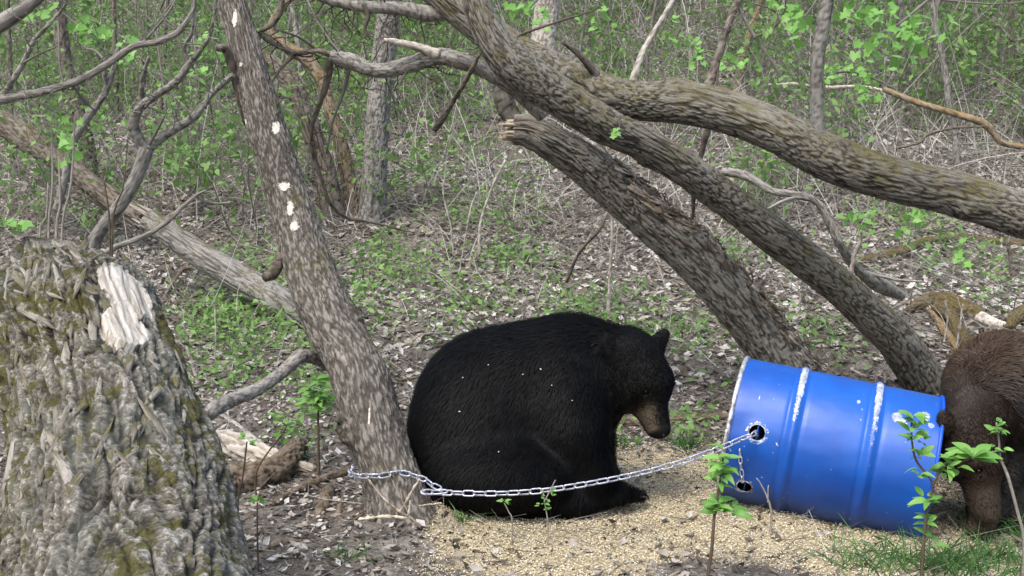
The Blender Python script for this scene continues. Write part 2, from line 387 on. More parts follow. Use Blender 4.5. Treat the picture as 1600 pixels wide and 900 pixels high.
def chips():
    b = Bag(); n = 3200; x, y = scatter(n, 2.9, 6.2); k = rng.random(n) < 1-.9*cornmask(x, y); x, y = x[k], y[k]; n = len(x); U, W, N = frames_on(x, y, rng.random(n)*.7)
    tv = np.array([[-1, -.25, 0], [-.9, .2, 0], [1, .15, 0], [.9, -.22, 0], [-.95, -.2, .25], [-.8, .2, .2], [.9, .1, .22], [.85, -.2, .26]]); tf = np.array([[4, 7, 6, 5], [0, 3, 7, 4], [3, 2, 6, 7], [2, 1, 5, 6], [1, 0, 4, 5]])
    s = .01+.03*rng.random(n)**2; O = np.stack([x, y, terr(x, y)+.001], -1); S3 = np.stack([s, s*(.4+1.2*rng.random(n)), s*(.4+.5*rng.random(n))], -1)[:, None]
    V, F, r = inst_mesh(tv, tf, O, U, W, N, S3, rng.random(n)**1.6); b.add(V, F, {'rnd': r})
    tag(b.make('bark_chips', CHIP, smooth=False), 'brown and grey bits of bark and rotten wood on the bare soil', 'bark chips', kind='stuff')
CHIP = rnd_mat('bark_chip', [(0, (.04, .028, .02)), (.5, (.13, .10, .078)), (1, (.4, .35, .3))], .9)
chips()
# ---------------------------------------------------------------- green ground cover and leafy shrubs
GT = np.array([[0, 0, 0], [.4, .24, .05], [1, 0, -.05], [.4, -.24, .05]]); GF = np.array([[0, 1, 2, 3]])
def leaves_at(O, size, up=.5, rbase=None):
    n = len(O); N = unit(rng.normal(size=(n, 3))*.75+np.array([0, -.25, up])); a = rng.normal(size=(n, 3)); U = unit(a-N*(a*N).sum(1)[:, None])
    r = rng.random(n)*.7+.15 if rbase is None else np.clip(rbase+.25*(rng.random(n)-.5), 0, 1)
    return inst_mesh(GT, GF, O, U, np.cross(N, U), N, (size*(.5+rng.random(n)))[:, None].repeat(3, 1)[:, None], r)
def groundcover():
    b = Bag()
    patches = [(450, 520, 150, 60, 60), (360, 560, 90, 60, 60), (330, 500, 60, 40, 34), (480, 600, 50, 30, 22), (500, 640, 40, 20, 14), (810, 420, 60, 25, 34), (640, 290, 60, 40, 30), (760, 350, 80, 40, 36), (940, 500, 130, 40, 46), (1020, 540, 120, 30, 34), (1140, 420, 60, 40, 20), (1260, 540, 80, 50, 26), (1390, 340, 110, 60, 42), (1480, 390, 80, 50, 26), (1560, 450, 60, 60, 20), (560, 500, 70, 40, 26), (620, 400, 70, 40, 26), (700, 480, 60, 50, 22), (600, 440, 60, 40, 20), (400, 420, 60, 40, 26), (420, 470, 60, 30, 22), (1080, 690, 30, 12, 8), (970, 690, 30, 6, 6), (710, 535, 20, 8, 6), (470, 700, 50, 30, 10)]
    for (cx, cy, sx, sy, m) in patches:
        for _ in range(int(m*.55)):
            q = G(cx+rng.normal()*sx*.5, cy+rng.normal()*sy*.5)
            if q[1] > 30 or q[1] < 3: continue
            n = int(10+rng.random()*16); rad = .06+.07*rng.random()
            O = q+rng.normal(size=(n, 3))*np.array([rad, rad, .0]); O[:, 2] = terr(O[:, 0], O[:, 1])+.02+rng.random(n)*rad*1.6
            V, F, r = leaves_at(O, .022+.0032*q[1], .9, .35+.5*rng.random()); b.add(V, F, {'rnd': r})
    # general sparse cover, denser left and upslope
    x, y = scatter(15000, 5.5, 21); k = rng.random(len(x)) < np.clip(-.14+1.1*fbm(np.stack([x*.9, y*.9, x*0], -1), 3, 55)+.22*ss(1, -4, x)+.25*ss(10, 14, y), 0, .9); x, y = x[k], y[k]
    for q in range(3):
        n = len(x); O = np.stack([x+rng.normal(size=n)*.06, y+rng.normal(size=n)*.06, x*0], -1); O[:, 2] = terr(O[:, 0], O[:, 1])+.02+.08*rng.random(n)
        V, F, r = leaves_at(O, .05, .9); b.add(V, F, {'rnd': r})
    tag(b.make('ground_cover', GREEN, smooth=False), 'bright green seedlings and low herbs growing through the leaf litter', 'ground cover', kind='stuff')
groundcover()
def grass(name, spots, label):
    b = Bag()
    for (px, py, n, hgt, spread) in spots:
        q = G(px, py); base = q+rng.normal(size=(n, 3))*np.array([spread, spread, 0]); base[:, 2] = terr(base[:, 0], base[:, 1])
        d = unit(np.stack([rng.normal(size=n)*.6, rng.normal(size=n)*.6, np.ones(n)], -1)); L = hgt*(.5+rng.random(n)); s = unit(np.cross(d, [0, 1, .1]))
        V = []
        for t in (0, .5, 1):
            c = base+d*(L*t)[:, None]+np.stack([d[:, 0], d[:, 1], -.5*np.ones(n)], -1)*(L*t*t*.6)[:, None]; V += [c-s*.003*(1-t*.9), c+s*.003*(1-t*.9)]
        V = np.stack(V, 1); F = (np.array([[0, 1, 3, 2], [2, 3, 5, 4]])[None]+(np.arange(n)*6)[:, None, None]).reshape(-1, 4)
        b.add(V.reshape(-1, 3), F, {'rnd': np.repeat(rng.random(n), 6)})
    tag(b.make(name, GRASSM, smooth=False), label, 'grass', kind='stuff')
grass('grass', [(1500, 890, 150, .14, .09), (1420, 880, 90, .12, .1), (1590, 830, 160, .15, .07), (1360, 885, 80, .1, .08), (1560, 880, 90, .12, .08), (1075, 700, 50, .12, .03), (970, 695, 40, .07, .03), (940, 690, 20, .06, .02), (722, 815, 20, .08, .01), (545, 870, 30, .07, .04)], 'tufts of green grass in front of the drum and beside the brown bear')

# shrub variants (shared meshes)
def shrub_meshes(kind, seed):
    r = np.random.default_rng(seed); st, lf = Bag(), Bag(); tips = []
    H = {'shrub': 1.0, 'sapling': 2.6}[kind]
    def grow(p, d, L, rad, lev):
        q = [np.append(p, rad)]; n = 5; pos = p.copy(); dd = d.copy()
        for k in range(n):
            dd = unit(dd+r.normal(size=3)*.16+np.array([0, 0, .05])); pos = pos+dd*L/n; q.append(np.append(pos, rad*(1-.75*(k+1)/n)))
            if lev > 0 and k >= 1:
                for _ in range(2 if kind == 'shrub' else 1): grow(pos.copy(), unit(dd*.6+r.normal(size=3)*.7), L*(.3+.3*r.random()), rad*.5, lev-1)
            if lev == 0: tips.append(pos+r.normal(size=3)*.01)
        V, F, A = tube(q, 4 if kind == 'shrub' else 5, 8, cap=False); st.add(V, F, A)
    if kind == 'shrub':
        for k in range(4): grow(r.normal(size=3)*[.08, .08, 0], unit(np.array([r.normal()*.5, r.normal()*.5, 1.2])), H*(.5+.6*r.random()), .006, 1)
    else: grow(np.zeros(3), unit(np.array([r.normal()*.12, r.normal()*.12, 1])), H, .02, 2)
    tips = np.array(tips); n = 205 if kind == 'shrub' else 360; O = tips[r.integers(0, len(tips), n)]+r.normal(size=(n, 3))*.045
    V, F, rr = leaves_at(O, .062 if kind == 'shrub' else .075, .6); lf.add(V, F, {'rnd': rr})
    a = st.make('stem', BARK_TWIG); c = lf.make('foliage', GREEN, smooth=False)
    ma, mc = a.data, c.data
    for o in (a, c): bpy.data.objects.remove(o)
    return ma, mc
SHR = [shrub_meshes('shrub', 100+i) for i in range(5)]; SAP = [shrub_meshes('sapling', 200+i) for i in range(5)]
def plant(kind, var, x, y, sc, label, group, rz=None):
    o = empty(kind, (x, y, gz(x, y)-.02), label, 'shrub' if kind == 'leafy_shrub' else 'sapling', group); o.rotation_euler[2] = rng.random()*6.28 if rz is None else rz; o.scale = (sc,)*3
    ma, mc = (SHR if kind == 'leafy_shrub' else SAP)[var % 5]; link('stem', ma, o); link('foliage', mc, o)
k = 0; tries = 0
while k < 270 and tries < 5000:
    tries += 1; x, y = scatter(1, 8.5, 20, .3); x, y = float(x[0]), float(y[0]); s = x/y
    dens = .95 if s < -.11 else (.12 if y < 11.5 else .85)
    if s > .15 and y < 11: dens = .25
    if rng.random() > dens: continue
    plant('leafy_shrub', k, x, y, .7+.6*rng.random(), 'low leafy shrub with fresh green leaves on the wooded hillside', 'leafy shrubs on the hillside'); k += 1
k = 0
while k < 90:
    x, y = scatter(1, 10.5, 21, .5); x, y = float(x[0]), float(y[0])
    if y < 13 and abs(x/y) < .2 and rng.random() < .8: continue
    plant('slender_sapling', k, x, y, .7+.7*rng.random(), 'slender young sapling coming into leaf on the wooded hillside', 'slender saplings on the hillside'); k += 1

# ---------------------------------------------------------------- trunks and limbs
def furrow(k=34, st=.2, amp=.008, lump=.012, seed=0, w=.34, knots=()):
    def f(TH, SS, RR, co):
        p = co*np.array([k, k, k*st*1.25])*2.0; p = p*(1+.12*vn(co*1.7, seed+8))[..., None]+.35*np.stack([vn(p*.5+9, seed+1), vn(p*.5+31, seed+2), 0*TH], -1)
        n = np.abs(vn(p, seed+3)); n2 = np.abs(vn(p*2.1+5, seed+4)); h = ss(.0, w, n)*.75+ss(0, .5, n2)*.25
        d = amp*.75*(h-.6)+lump*fbm(co*np.array([5, 5, 2.2]), 3, seed+5)+.0025*vn(co*170, seed+6)
        for (s0, t0, wd, hh) in knots:
            dth = np.angle(np.exp(1j*(TH-t0))); g = np.exp(-((SS-s0)**2+(dth*RR)**2)/wd**2); d = d+hh*g*(1+.6*vn(co*60, 7)); h = h*(1-.4*g)
        return d, h
    return f
def thing_tube(name, label, cat, rows, mat, sides, n, disp=None, d=None, partname=None, base=None, extra=None, group=None):
    pts = pxpts(rows, *(d or (None, None))) if not isinstance(rows, np.ndarray) else rows
    V, F, A = tube(pts, sides, n, disp)
    if extra: A.update(extra(V, A, pts))
    if partname is None: o = mesh(name, V, F, mat, None, True, A, loc=pts[0][:3]); tag(o, label, cat, group); return o, pts
    r = empty(name, pts[0][:3], label, cat, group); mesh(partname, V, F, mat, r, True, A); return r, pts
def twig(parent, rows, D0, D1, mat=BARK_TWIG, sides=7, n=None, name='branch', wob=.0):
    pts = pxpts(rows, D0, D1); V, F, A = tube(pts, sides, n or max(8, len(rows)*6), furrow(50, .3, .0015, .004, 3) if sides > 6 else None); return mesh(name, V, F, mat, parent, True, A)

# near leaning trunk
def pale_mask(V, A, pts):
    pa = np.zeros(len(V))
    for (px, py, D, a, bb) in ((448, 291, 4.62, .018, .016), (458, 326, 4.6, .010, .026), (466, 352, 4.58, .016, .014), (432, 200, 4.7, .012, .02), (383, 190, 4.75, .012, .009), (380, 102, 4.85, .008, .008), (368, 30, 4.9, .008, .03), (574, 655, 4.1, .003, .03)):
        q = P(px, py, D); dx = (V[:, 0]-q[0])/a; dz = (V[:, 2]-q[2])/bb; front = V[:, 1] < np.interp(V[:, 2], pts[:, 2], pts[:, 1])
        pa = np.maximum(pa, np.exp(-.5*(dx**2+dz**2))*1.1*front)
    return {'pale': pa}
T1 = [(640, 872, 190, 4.1), (633, 835, 136, 4.12), (622, 800, 112, 4.14), (610, 750, 98, 4.18), (595, 700, 88, 4.22), (565, 600, 93, 4.32), (541, 545, 88, 4.4), (516, 500, 86, 4.45), (477, 400, 75, 4.56), (446, 300, 66, 4.66), (416, 200, 56, 4.76), (389, 100, 47, 4.88), (363, 0, 41, 5.0), (340, -90, 38, 5.1), (322, -160, 34, 5.2)]
lean, _ = thing_tube('leaning_tree', 'brown rough barked leaning tree with the chain looped round its base and white bare spots', 'tree', T1, BARK_LEAN, 165, 450, furrow(60, .2, .007, .018, 11, .75, knots=((.55, 4.9, .07, .03), (.98, 1.5, .05, .02))), partname='trunk', extra=pale_mask)
twig(lean, [(383, 195, 3), (356, 84, 14), (340, 76, 10)], 4.85, 4.75, BARK_DARK, name='branch')
twig(lean, [(440, 395, 14), (428, 425, 18), (414, 434, 13)], 4.6, 4.5, BARK_DARK, name='knot')

# upper horizontal trunk
T2 = [(2330, 800, 120, 4.45), (2230, 690, 98, 4.5), (2080, 560, 88, 4.6), (1900, 450, 80, 4.75), (1720, 375, 74, 4.9), (1600, 338, 70, 5.0), (1500, 306, 67, 5.05), (1400, 282, 66, 5.1), (1300, 250, 68, 5.15), (1200, 199, 64, 5.2), (1100, 165, 64, 5.25), (1000, 157, 60, 5.32), (950, 150, 62, 5.35), (900, 128, 58, 5.4), (850, 103, 56, 5.45), (800, 78, 54, 5.5), (745, 38, 52, 5.55), (690, -8, 50, 5.6), (630, -60, 46, 5.7)]
up, _ = thing_tube('fallen_tree', 'thick mossy furrowed trunk crossing the upper right above all other trunks', 'tree', T2, BARK_LIMB, 132, 700, furrow(36, .2, .013, .008, 21, .4, knots=((3.9, 1.2, .06, .022), (4.39, 1.6, .07, .028), (3.1, .7, .06, .014), (2.5, 5.2, .05, .02))), partname='trunk')
twig(up, [(1278, 215, 26), (1276, 180, 20), (1277, 100, 19), (1284, 50, 21), (1292, 0, 22), (1298, -40, 20)], 5.15, 5.2, BARK_GREY, 14, 60, 'shoot')
twig(up, [(988, 130, 12), (1003, 85, 9), (1018, 57, 8), (1052, 0, 7), (1070, -40, 6)], 5.3, 5.5, BARK_DRY, 8, 40, 'shoot')
twig(up, [(1105, 140, 16), (1118, 100, 12), (1134, 50, 11), (1153, 0, 10), (1165, -30, 9)], 5.25, 5.4, BARK_DARK, 9, 40, 'shoot')
twig(up, [(1120, 138, 5), (1122, 105, 4), (1130, 80, 3)], 5.25, 5.3, BARK_DARK, 6, 12, 'shoot')
twig(up, [(940, 128, 18), (925, 110, 11), (905, 85, 9), (880, 66, 6)], 5.35, 5.2, BARK_DARK, 9, 24, 'dead_stub')
twig(up, [(805, 66, 8), (812, 55, 5), (860, 38, 4), (910, 22, 3), (930, 16, 2)], 5.4, 5.6, BARK_DARK, 6, 20)
twig(up, [(698, 18, 26), (667, 21, 24), (630, 14, 20), (567, 10, 17), (520, 2, 14), (480, -12, 12)], 5.6, 5.6, BARK_TWIG, 14, 70, 'limb')
twig(up, [(1105, 205, 9), (1096, 240, 7), (1085, 300, 7), (1083, 340, 4)], 5.2, 5.4, BARK_DARK, 7, 20, 'dead_stub')

T3 = [(1490, 660, 86, 6.05), (1455, 612, 68, 6.0), (1400, 532, 63, 5.85), (1350, 483, 58, 5.75), (1300, 438, 55, 5.65), (1200, 361, 52, 5.45), (1120, 300, 52, 5.3), (1070, 263, 50, 5.2), (1000, 222, 50, 5.1), (950, 200, 52, 5.03), (900, 168, 55, 4.98), (850, 135, 60, 4.95), (800, 98, 62, 4.92), (768, 58, 50, 4.9), (745, 5, 43, 4.9), (733, -50, 40, 4.9), (725, -110, 38, 4.9)]
mid, _ = thing_tube('bent_tree', 'grey brown furrowed tree leaning up left from behind the drum, middle of the three', 'tree', T3, BARK_LIMB, 140, 540, furrow(38, .2, .011, .010, 31, .4, knots=((2.55, 4.2, .05, .018),)), partname='trunk')
# broken trunk with shaggy bark
T4 = [(1262, 640, 100, 5.95), (1236, 588, 86, 5.9), (1195, 528, 78, 5.85), (1155, 476, 76, 5.8), (1110, 425, 73, 5.75), (1062, 380, 70, 5.7), (1010, 337, 68, 5.65), (955, 290, 66, 5.6), (905, 250, 60, 5.55), (860, 222, 54, 5.5), (825, 205, 50, 5.5), (803, 203, 46, 5.5)]
brk, bp = thing_tube('broken_tree', 'snapped leaning trunk with pale splintered end and shaggy peeling bark above the drum', 'tree', T4, BARK_SHAG, 140, 480, furrow(40, .14, .014, .014, 41, .45, knots=((2.7, 4.6, .05, .02),)), partname='trunk')
bag = Bag(); Q, s_ = spline(bp, 200); Tt, Nn, Bb = frames(Q[:, :3])
upv = unit(np.array([0.35, -.35, 1.]));
def strip_mesh(L, W, seed):
    r = np.random.default_rng(seed); n = 6; t = np.linspace(0, 1, n); V = []
    for ti in t:
        w_ = W*(.5+.6*math.sin(math.pi*min(.95, ti+.1)))*(1+.3*r.normal()*.5); z = .02*ti*ti*L*6+.004*r.normal()
        V += [[L*ti, -w_, z], [L*ti, w_, z+.004*r.normal()], [L*ti, w_*.8, z-.006], [L*ti, -w_*.8, z-.006]]
    F = []
    for i in range(n-1):
        for a in range(4): c = (a+1) % 4; F.append([4*i+a, 4*i+c, 4*i+4+c, 4*i+4+a])
    F += [[3, 2, 1, 0], [4*n-4, 4*n-3, 4*n-2, 4*n-1]]
    V = np.array(V)
    return V, np.array(F)
STRIPM = []
SHRED = bark_mat('shredded_bark', (.07, .052, .036), (.24, .19, .14), (.56, .51, .45), 0)
for i in range(8):
    V, F = strip_mesh(.07+.06*rng.random(), .006+.007*rng.random(), i)
    me = mesh('bark_strip', V, [F], SHRED, attrs={'bk': V, 'h': np.full(len(V), rng.random())}, local=True); STRIPM.append(me.data); bpy.data.objects.remove(me)
for i in range(220):
    u = rng.random()**.8; k_ = int(8+u*150); c = Q[k_]; T = Tt[k_]
    side = unit(upv-T*upv.dot(T)); oth = np.cross(T, side); a = rng.normal()*.5
    nrm = unit(side*math.cos(a)+oth*math.sin(a)); pos = c[:3]+nrm*(c[3]+.003)
    d = unit(-T*(1 if rng.random() < .6 else -1)+nrm*.25*rng.random()+oth*.2*rng.normal()); y = np.cross(nrm, d); z = np.cross(d, y)
    o = link('bark_strip', STRIPM[i % 8], brk, pos-wloc(brk)); R = Matrix((d, unit(y), unit(z))).transposed(); o.rotation_euler = R.to_euler(); o.scale = (1, 1, 1) if rng.random() < .5 else (.7, 1.3, 1)
SPL = bark_mat('splinter_wood', (.2, .15, .1), (.42, .35, .27), (.66, .6, .5), 0)
for i in range(26):
    a = rng.random()*6.28; rr = bp[-1][3]*rng.random()**.5; c = bp[-1][:3]+Nn[-1]*math.cos(a)*rr+Bb[-1]*math.sin(a)*rr; L = .03+.05*rng.random()
    q = np.array([[*(c-Tt[-1]*.03), .011], [*(c+Tt[-1]*L*.5), .008], [*(c+Tt[-1]*L+rng.normal(size=3)*.006), .001]]); V, F, A = tube(q, 5, 4); mesh('splinter', V, F, SPL, brk, False, A)
twig(brk, [(812, 200, 30), (790, 165, 30), (782, 130, 26), (776, 100, 18)], 5.55, 5.5, BARK_LIMB, 12, 30, 'split_limb')
# broken limb hanging in front at top centre
lim, _ = thing_tube('broken_limb', 'curved bare limb snapped off and wedged behind the bent tree at top centre', 'branch', [(850, 178, 26, 5.3), (820, 150, 26, 5.25), (793, 130, 25, 5.2), (750, 106, 24, 5.15), (717, 94, 25, 5.1), (683, 88, 24, 5.1), (633, 103, 22, 5.1), (587, 110, 21, 5.1), (550, 96, 25, 5.1), (517, 87, 18, 5.1)], BARK_TWIG, 40, 150, furrow(50, .25, .004, .008, 51), partname='wood')
twig(lim, [(685, 86, 16), (660, 76, 12), (630, 68, 9), (600, 62, 5)], 5.08, 5.0, BARK_WOOD, 9, 20, 'splinter')
twig(lim, [(517, 87, 11), (510, 130, 10), (500, 160, 8), (487, 200, 7), (490, 240, 7), (508, 298, 6), (520, 323, 6), (543, 340, 5), (587, 349, 4), (647, 364, 3)], 5.1, 5.6, BARK_DARK, 8, 60)
twig(lim, [(545, 95, 8), (500, 80, 7), (465, 82, 7), (430, 70, 6), (406, 52, 6), (425, 38, 8), (437, 20, 8), (442, -10, 8)], 5.1, 5.0, BARK_DARK, 8, 60)
twig(lim, [(500, 82, 6), (470, 60, 4), (430, 45, 3)], 5.1, 5.0, BARK_DARK, 6, 16)
twig(lim, [(465, 82, 6), (440, 105, 5), (424, 130, 3)], 5.1, 5.0, BARK_DARK, 6, 16)
twig(lim, [(545, 105, 7), (538, 140, 6), (520, 190, 4), (510, 240, 3)], 5.1, 5.3, BARK_TWIG, 6, 20)
twig(lim, [(560, 100, 5), (530, 80, 4), (500, 40, 3), (480, 0, 3)], 5.1, 5.2, BARK_TWIG, 6, 20)
twig(lim, [(640, 104, 5), (628, 125, 3), (620, 140, 2)], 5.1, 5.0, BARK_DARK, 6, 10)
thing_tube('dead_stick', 'short dark stick hanging down left from the bent trunk', 'stick', [(750, 84, 7, 4.9), (728, 125, 9, 5.0), (710, 155, 9, 5.1), (692, 185, 9, 5.2), (680, 202, 8, 5.3)], BARK_DARK, 12, 40, furrow(50, .3, .003, .006, 61))
thing_tube('dangling_twigs', 'dark broken twigs dangling below the mossy limb at top centre', 'twigs', [(568, 6, 8, 5.5), (575, 25, 7, 5.5), (570, 45, 5, 5.5), (578, 60, 3, 5.5)], BARK_DARK, 8, 30)

def fine_twigs(parent, pts, n, L=(25, 80), w_=2.2, mat=BARK_TWIG, up=0.):
    b = Bag(); base = spline(pxpts(pts), 200)[0]
    for i in range(n):
        q = base[int(rng.integers(5, 195))]; px_ = FPX/q[1]; l = (L[0]+(L[1]-L[0])*rng.random())/px_; d = unit(rng.normal(size=3)*[1, .5, 1]+[0, 0, up]); p = q[:3].copy(); R = [[*p, w_*.5/px_]]
        for k in range(6):
            d = unit(d+rng.normal(size=3)*.28); p = p+d*l/6; R.append([*p, w_*.5/px_*(1-.13*(k+1))])
            if k in (2, 4) and rng.random() < .7:
                e = unit(d+rng.normal(size=3)*.8); V, F, A = tube(np.array([[*p, w_*.3/px_], [*(p+e*l*.2), w_*.25/px_], [*(p+(e+.3*rng.normal(size=3))*l*.4), w_*.12/px_]]), 4, 7, cap=False); b.add(V, F, A)
        V, F, A = tube(np.array(R), 4, 12, cap=False); b.add(V, F, A)
    tag(b.make('fine_twigs', mat, parent), kind='stuff')
fine_twigs(lim, [(720, 94, 5, 5.1), (633, 103, 5, 5.1), (550, 96, 5, 5.1), (465, 82, 5, 5.1), (410, 50, 5, 5.0)], 46, (25, 95), 2.4, BARK_DARK)
fine_twigs(lim, [(517, 100, 5, 5.1), (490, 200, 5, 5.2), (508, 298, 5, 5.4)], 14, (20, 70), 2, BARK_DARK)
fine_twigs(up, [(700, 20, 5, 5.6), (600, 12, 5, 5.6), (480, -8, 5, 5.6)], 34, (30, 100), 2.6, BARK_DARK, -.4)
fine_twigs(up, [(1278, 150, 5, 5.2), (1284, 80, 5, 5.2), (1292, 0, 5, 5.2)], 12, (30, 110), 2.2)
fine_twigs(up, [(1110, 120, 5, 5.3), (1134, 50, 5, 5.3), (1153, 0, 5, 5.4)], 10, (30, 90), 2.2)
# ---- standing background trees
def btree(name, label, rows, mat, sides=48, n=220, disp=None, base=True):
    """rows from the ground up; depth is taken where the lowest pixel meets the hillside"""
    q = G(rows[0][0], rows[0][1]); D0 = q[1]; R = [(*r[:3], D0+(r[3] if len(r) > 3 else 0)) for r in rows]
    R = [(R[0][0], R[0][1]+10, R[0][2]*1.25, D0)] + R
    return thing_tube(name, label, 'tree', R, mat, sides, n, disp or furrow(30, .22, .012, .012, hash(name) % 50 if False else len(label), .4), partname='trunk')[0], D0
t, D = btree('grey_tree', 'straight pale grey trunk standing behind the broken limb at top centre', [(582, 345, 46), (583, 300, 40), (586, 250, 37), (589, 200, 37), (596, 120, 35), (602, 70, 34), (607, 20, 33), (612, -40, 32)], BARK_GREY, 90, 320)
t, D = btree('forked_dark_tree', 'dark brown crooked trunk between the leaning tree and the lichen covered trunk', [(524, 345, 40), (512, 290, 34), (502, 250, 31), (487, 205, 29), (473, 168, 29), (455, 130, 30), (433, 105, 24), (400, 80, 20), (380, 40, 14), (372, -20, 12)], BARK_DARK, 60, 260)
t, D = btree('lichen_tree', 'orange lichen covered thin trunk bending up left behind the broken limb', [(550, 330, 26), (545, 285, 22), (533, 227, 21), (517, 173, 21), (503, 127, 20), (480, 93, 19), (450, 75, 16), (425, 50, 13), (435, 20, 12), (470, -20, 10)], BARK_ORANGE, 48, 240)
t, D = btree('slim_tree', 'slim straight grey stem left of the lichen covered trunk', [(478, 290, 8), (480, 233, 7), (473, 150, 6), (466, 70, 6), (455, 0, 5), (450, -40, 5)], BARK_TWIG, 12, 90)
t, D = btree('brown_tree', 'tan trunk with dark cracks rising behind the bend of the mossy trunk', [(842, 215, 52), (846, 130, 44), (850, 60, 40), (856, 0, 38), (862, -40, 36)], BARK_DRY, 70, 220)
t, D = btree('tan_tree', 'short tan trunk right of the dark shoot behind the upper trunk', [(1152, 140, 15), (1163, 85, 14), (1173, 50, 12), (1186, 10, 10), (1192, -30, 9)], BARK_ORANGE, 24, 120)
t, D = btree('twin_tree', 'pale slender trunk at upper right, the thicker one that leans right at its foot', [(1450, 178, 15), (1458, 130, 13), (1466, 100, 13), (1463, 67, 12), (1460, 10, 12), (1458, -40, 11)], BARK_GREY, 24, 120)
t, D = btree('pale_pole_tree', 'long straight pale stem at upper right leaning left over the hillside', [(1497, 273, 11), (1492, 215, 10), (1483, 165, 10), (1475, 105, 9), (1463, 40, 9), (1455, -30, 8)], BARK_GREY, 20, 140)
t, D = btree('thin_grey_tree', 'thin grey stem second from the right edge', [(1532, 145, 10), (1530, 100, 9), (1528, 50, 9), (1524, -30, 8)], BARK_GREY, 16, 90)
t, D = btree('grey_sapling', 'thin grey stem left of the twin trunks at upper right, right one of a pair', [(1422, 152, 11), (1418, 110, 10), (1412, 70, 9), (1408, 10, 8), (1402, -30, 8)], BARK_GREY, 16, 90)
t, D = btree('grey_sapling', 'thin grey stem left of the twin trunks at upper right, left one of a pair', [(1408, 140, 8), (1404, 100, 8), (1400, 70, 7), (1396, 0, 7), (1394, -30, 6)], BARK_GREY, 16, 90)
t, D = btree('dark_thin_tree', 'dark thin stem near the right edge of the view with side twigs', [(1582, 140, 7), (1583, 90, 6), (1580, 40, 6), (1577, -30, 5)], BARK_DARK, 12, 90)
D -= .02
twig(t, [(1582, 65, 4), (1560, 40, 3), (1530, 20, 2)], D, D); twig(t, [(1581, 70, 4), (1600, 50, 3), (1620, 30, 2)], D, D)
t, D = btree('shaded_tree', 'dark shaded thick trunk at the far left behind the fallen log', [(142, 290, 32), (138, 250, 26), (134, 220, 24), (118, 160, 22), (104, 110, 22), (96, 50, 20), (90, -30, 18)], BARK_DARK, 30, 140)
for (a, b_, c, w_, lab) in ((20, 12, 260, 9, 'dim brown stem at the far left edge behind the curved branch'), (250, 262, 180, 7, 'thin brown stem behind the forked sapling at upper left'), (182, 178, 190, 8, 'thin brown stem behind the curved grey branch at upper left'), (655, 668, 60, 8, 'thin pale stem right of the straight grey trunk'), (960, 940, 100, 7, 'thin stem far up the hill behind the upper trunk'), (1215, 1225, 90, 7, 'thin stem right of the tan trunk up the hill'), (1345, 1335, 100, 8, 'thin stem behind the bright leaf spray'), (1555, 1548, 70, 8, 'thin stem high up near the right corner'), (310, 302, 230, 7, 'thin stem just left of the leaning tree'), (700, 688, 70, 7, 'thin dim stem below the mossy limb up the hill')):
    btree('background_tree', lab, [(a, c, w_), ((a*2+b_)/3, c*.6, w_*.9), (b_, 0, w_*.7), (b_+(b_-a)*.2, -40, w_*.6)], BARK_DARK if w_ > 8 or a < 300 else BARK_TWIG, 10, 60)

# ---- fallen log, left
q = G(470, 492)
log, lp = thing_tube('fallen_log', 'grey fallen log slanting down to the base of the leaning tree at left', 'log', [(478, 500, 44, 6.9), (440, 474, 46, 6.95), (400, 449, 46, 7.05), (350, 420, 43, 7.15), (300, 390, 40, 7.25), (260, 362, 38, 7.3), (232, 345, 38, 7.35)], BARK_GREY, 110, 260, furrow(30, .12, .010, .012, 71, .35), partname='trunk')
for i in range(9):
    a = rng.random()*6.28; c = lp[-1][:3]+np.array([math.cos(a)*.05, 0, math.sin(a)*.07]); L = .05+.12*rng.random(); d = unit(lp[-1][:3]-lp[-2][:3])
    V, F, A = tube(np.array([[*(c-d*.05), .014], [*(c+d*L*.5), .01], [*(c+d*L), .001]]), 5, 4); mesh('splinter', V, F, BARK_DRY, log, False, A)
thing_tube('upper_log', 'thick brown fallen trunk descending from the left edge to the broken log', 'log', [(225, 345, 34, 8.5), (185, 318, 36, 8.6), (140, 286, 34, 8.7), (100, 256, 34, 8.8), (50, 222, 36, 8.9), (0, 190, 34, 9.0), (-60, 150, 34, 9.1)], BARK_DARK, 60, 220, furrow(30, .15, .012, .02, 73), partname='trunk')

# ---- forked sapling behind the stump
fk, _ = thing_tube('forked_sapling', 'smooth grey forked sapling rising behind the mossy stump', 'sapling', [(128, 770, 26, 4.6), (132, 600, 24, 4.6), (140, 470, 22, 4.6), (147, 383, 21, 4.6), (165, 350, 21, 4.6), (190, 318, 20, 4.6), (210, 285, 19, 4.6), (222, 255, 20, 4.6), (229, 232, 22, 4.6)], BARK_GREY, 30, 90, furrow(40, .3, .003, .006, 81), partname='trunk')
twig(fk, [(228, 236, 17), (212, 208, 15), (209, 188, 14), (222, 165, 12), (245, 148, 11), (275, 128, 11), (296, 100, 10), (310, 82, 8), (328, 55, 6), (336, 15, 4), (340, -20, 3)], 4.6, 4.4, BARK_GREY, 10, 90)
twig(fk, [(230, 233, 15), (262, 208, 12), (300, 185, 12), (318, 165, 10), (335, 142, 9), (365, 117, 8)], 4.6, 4.8, BARK_GREY, 10, 60)
twig(fk, [(222, 165, 9), (222, 130, 8), (226, 110, 6), (233, 88, 4)], 4.6, 4.5, BARK_GREY, 7, 20)
twig(fk, [(296, 100, 6), (288, 75, 5), (300, 50, 4), (302, 20, 3), (306, -20, 3)], 4.5, 4.4, BARK_TWIG, 7, 30)
twig(fk, [(230, 232, 5), (245, 205, 4), (258, 180, 3)], 4.6, 4.5, BARK_TWIG, 6, 16)
twig(fk, [(350, 122, 4), (342, 95, 3), (325, 55, 3)], 4.75, 4.7, BARK_TWIG, 6, 16)
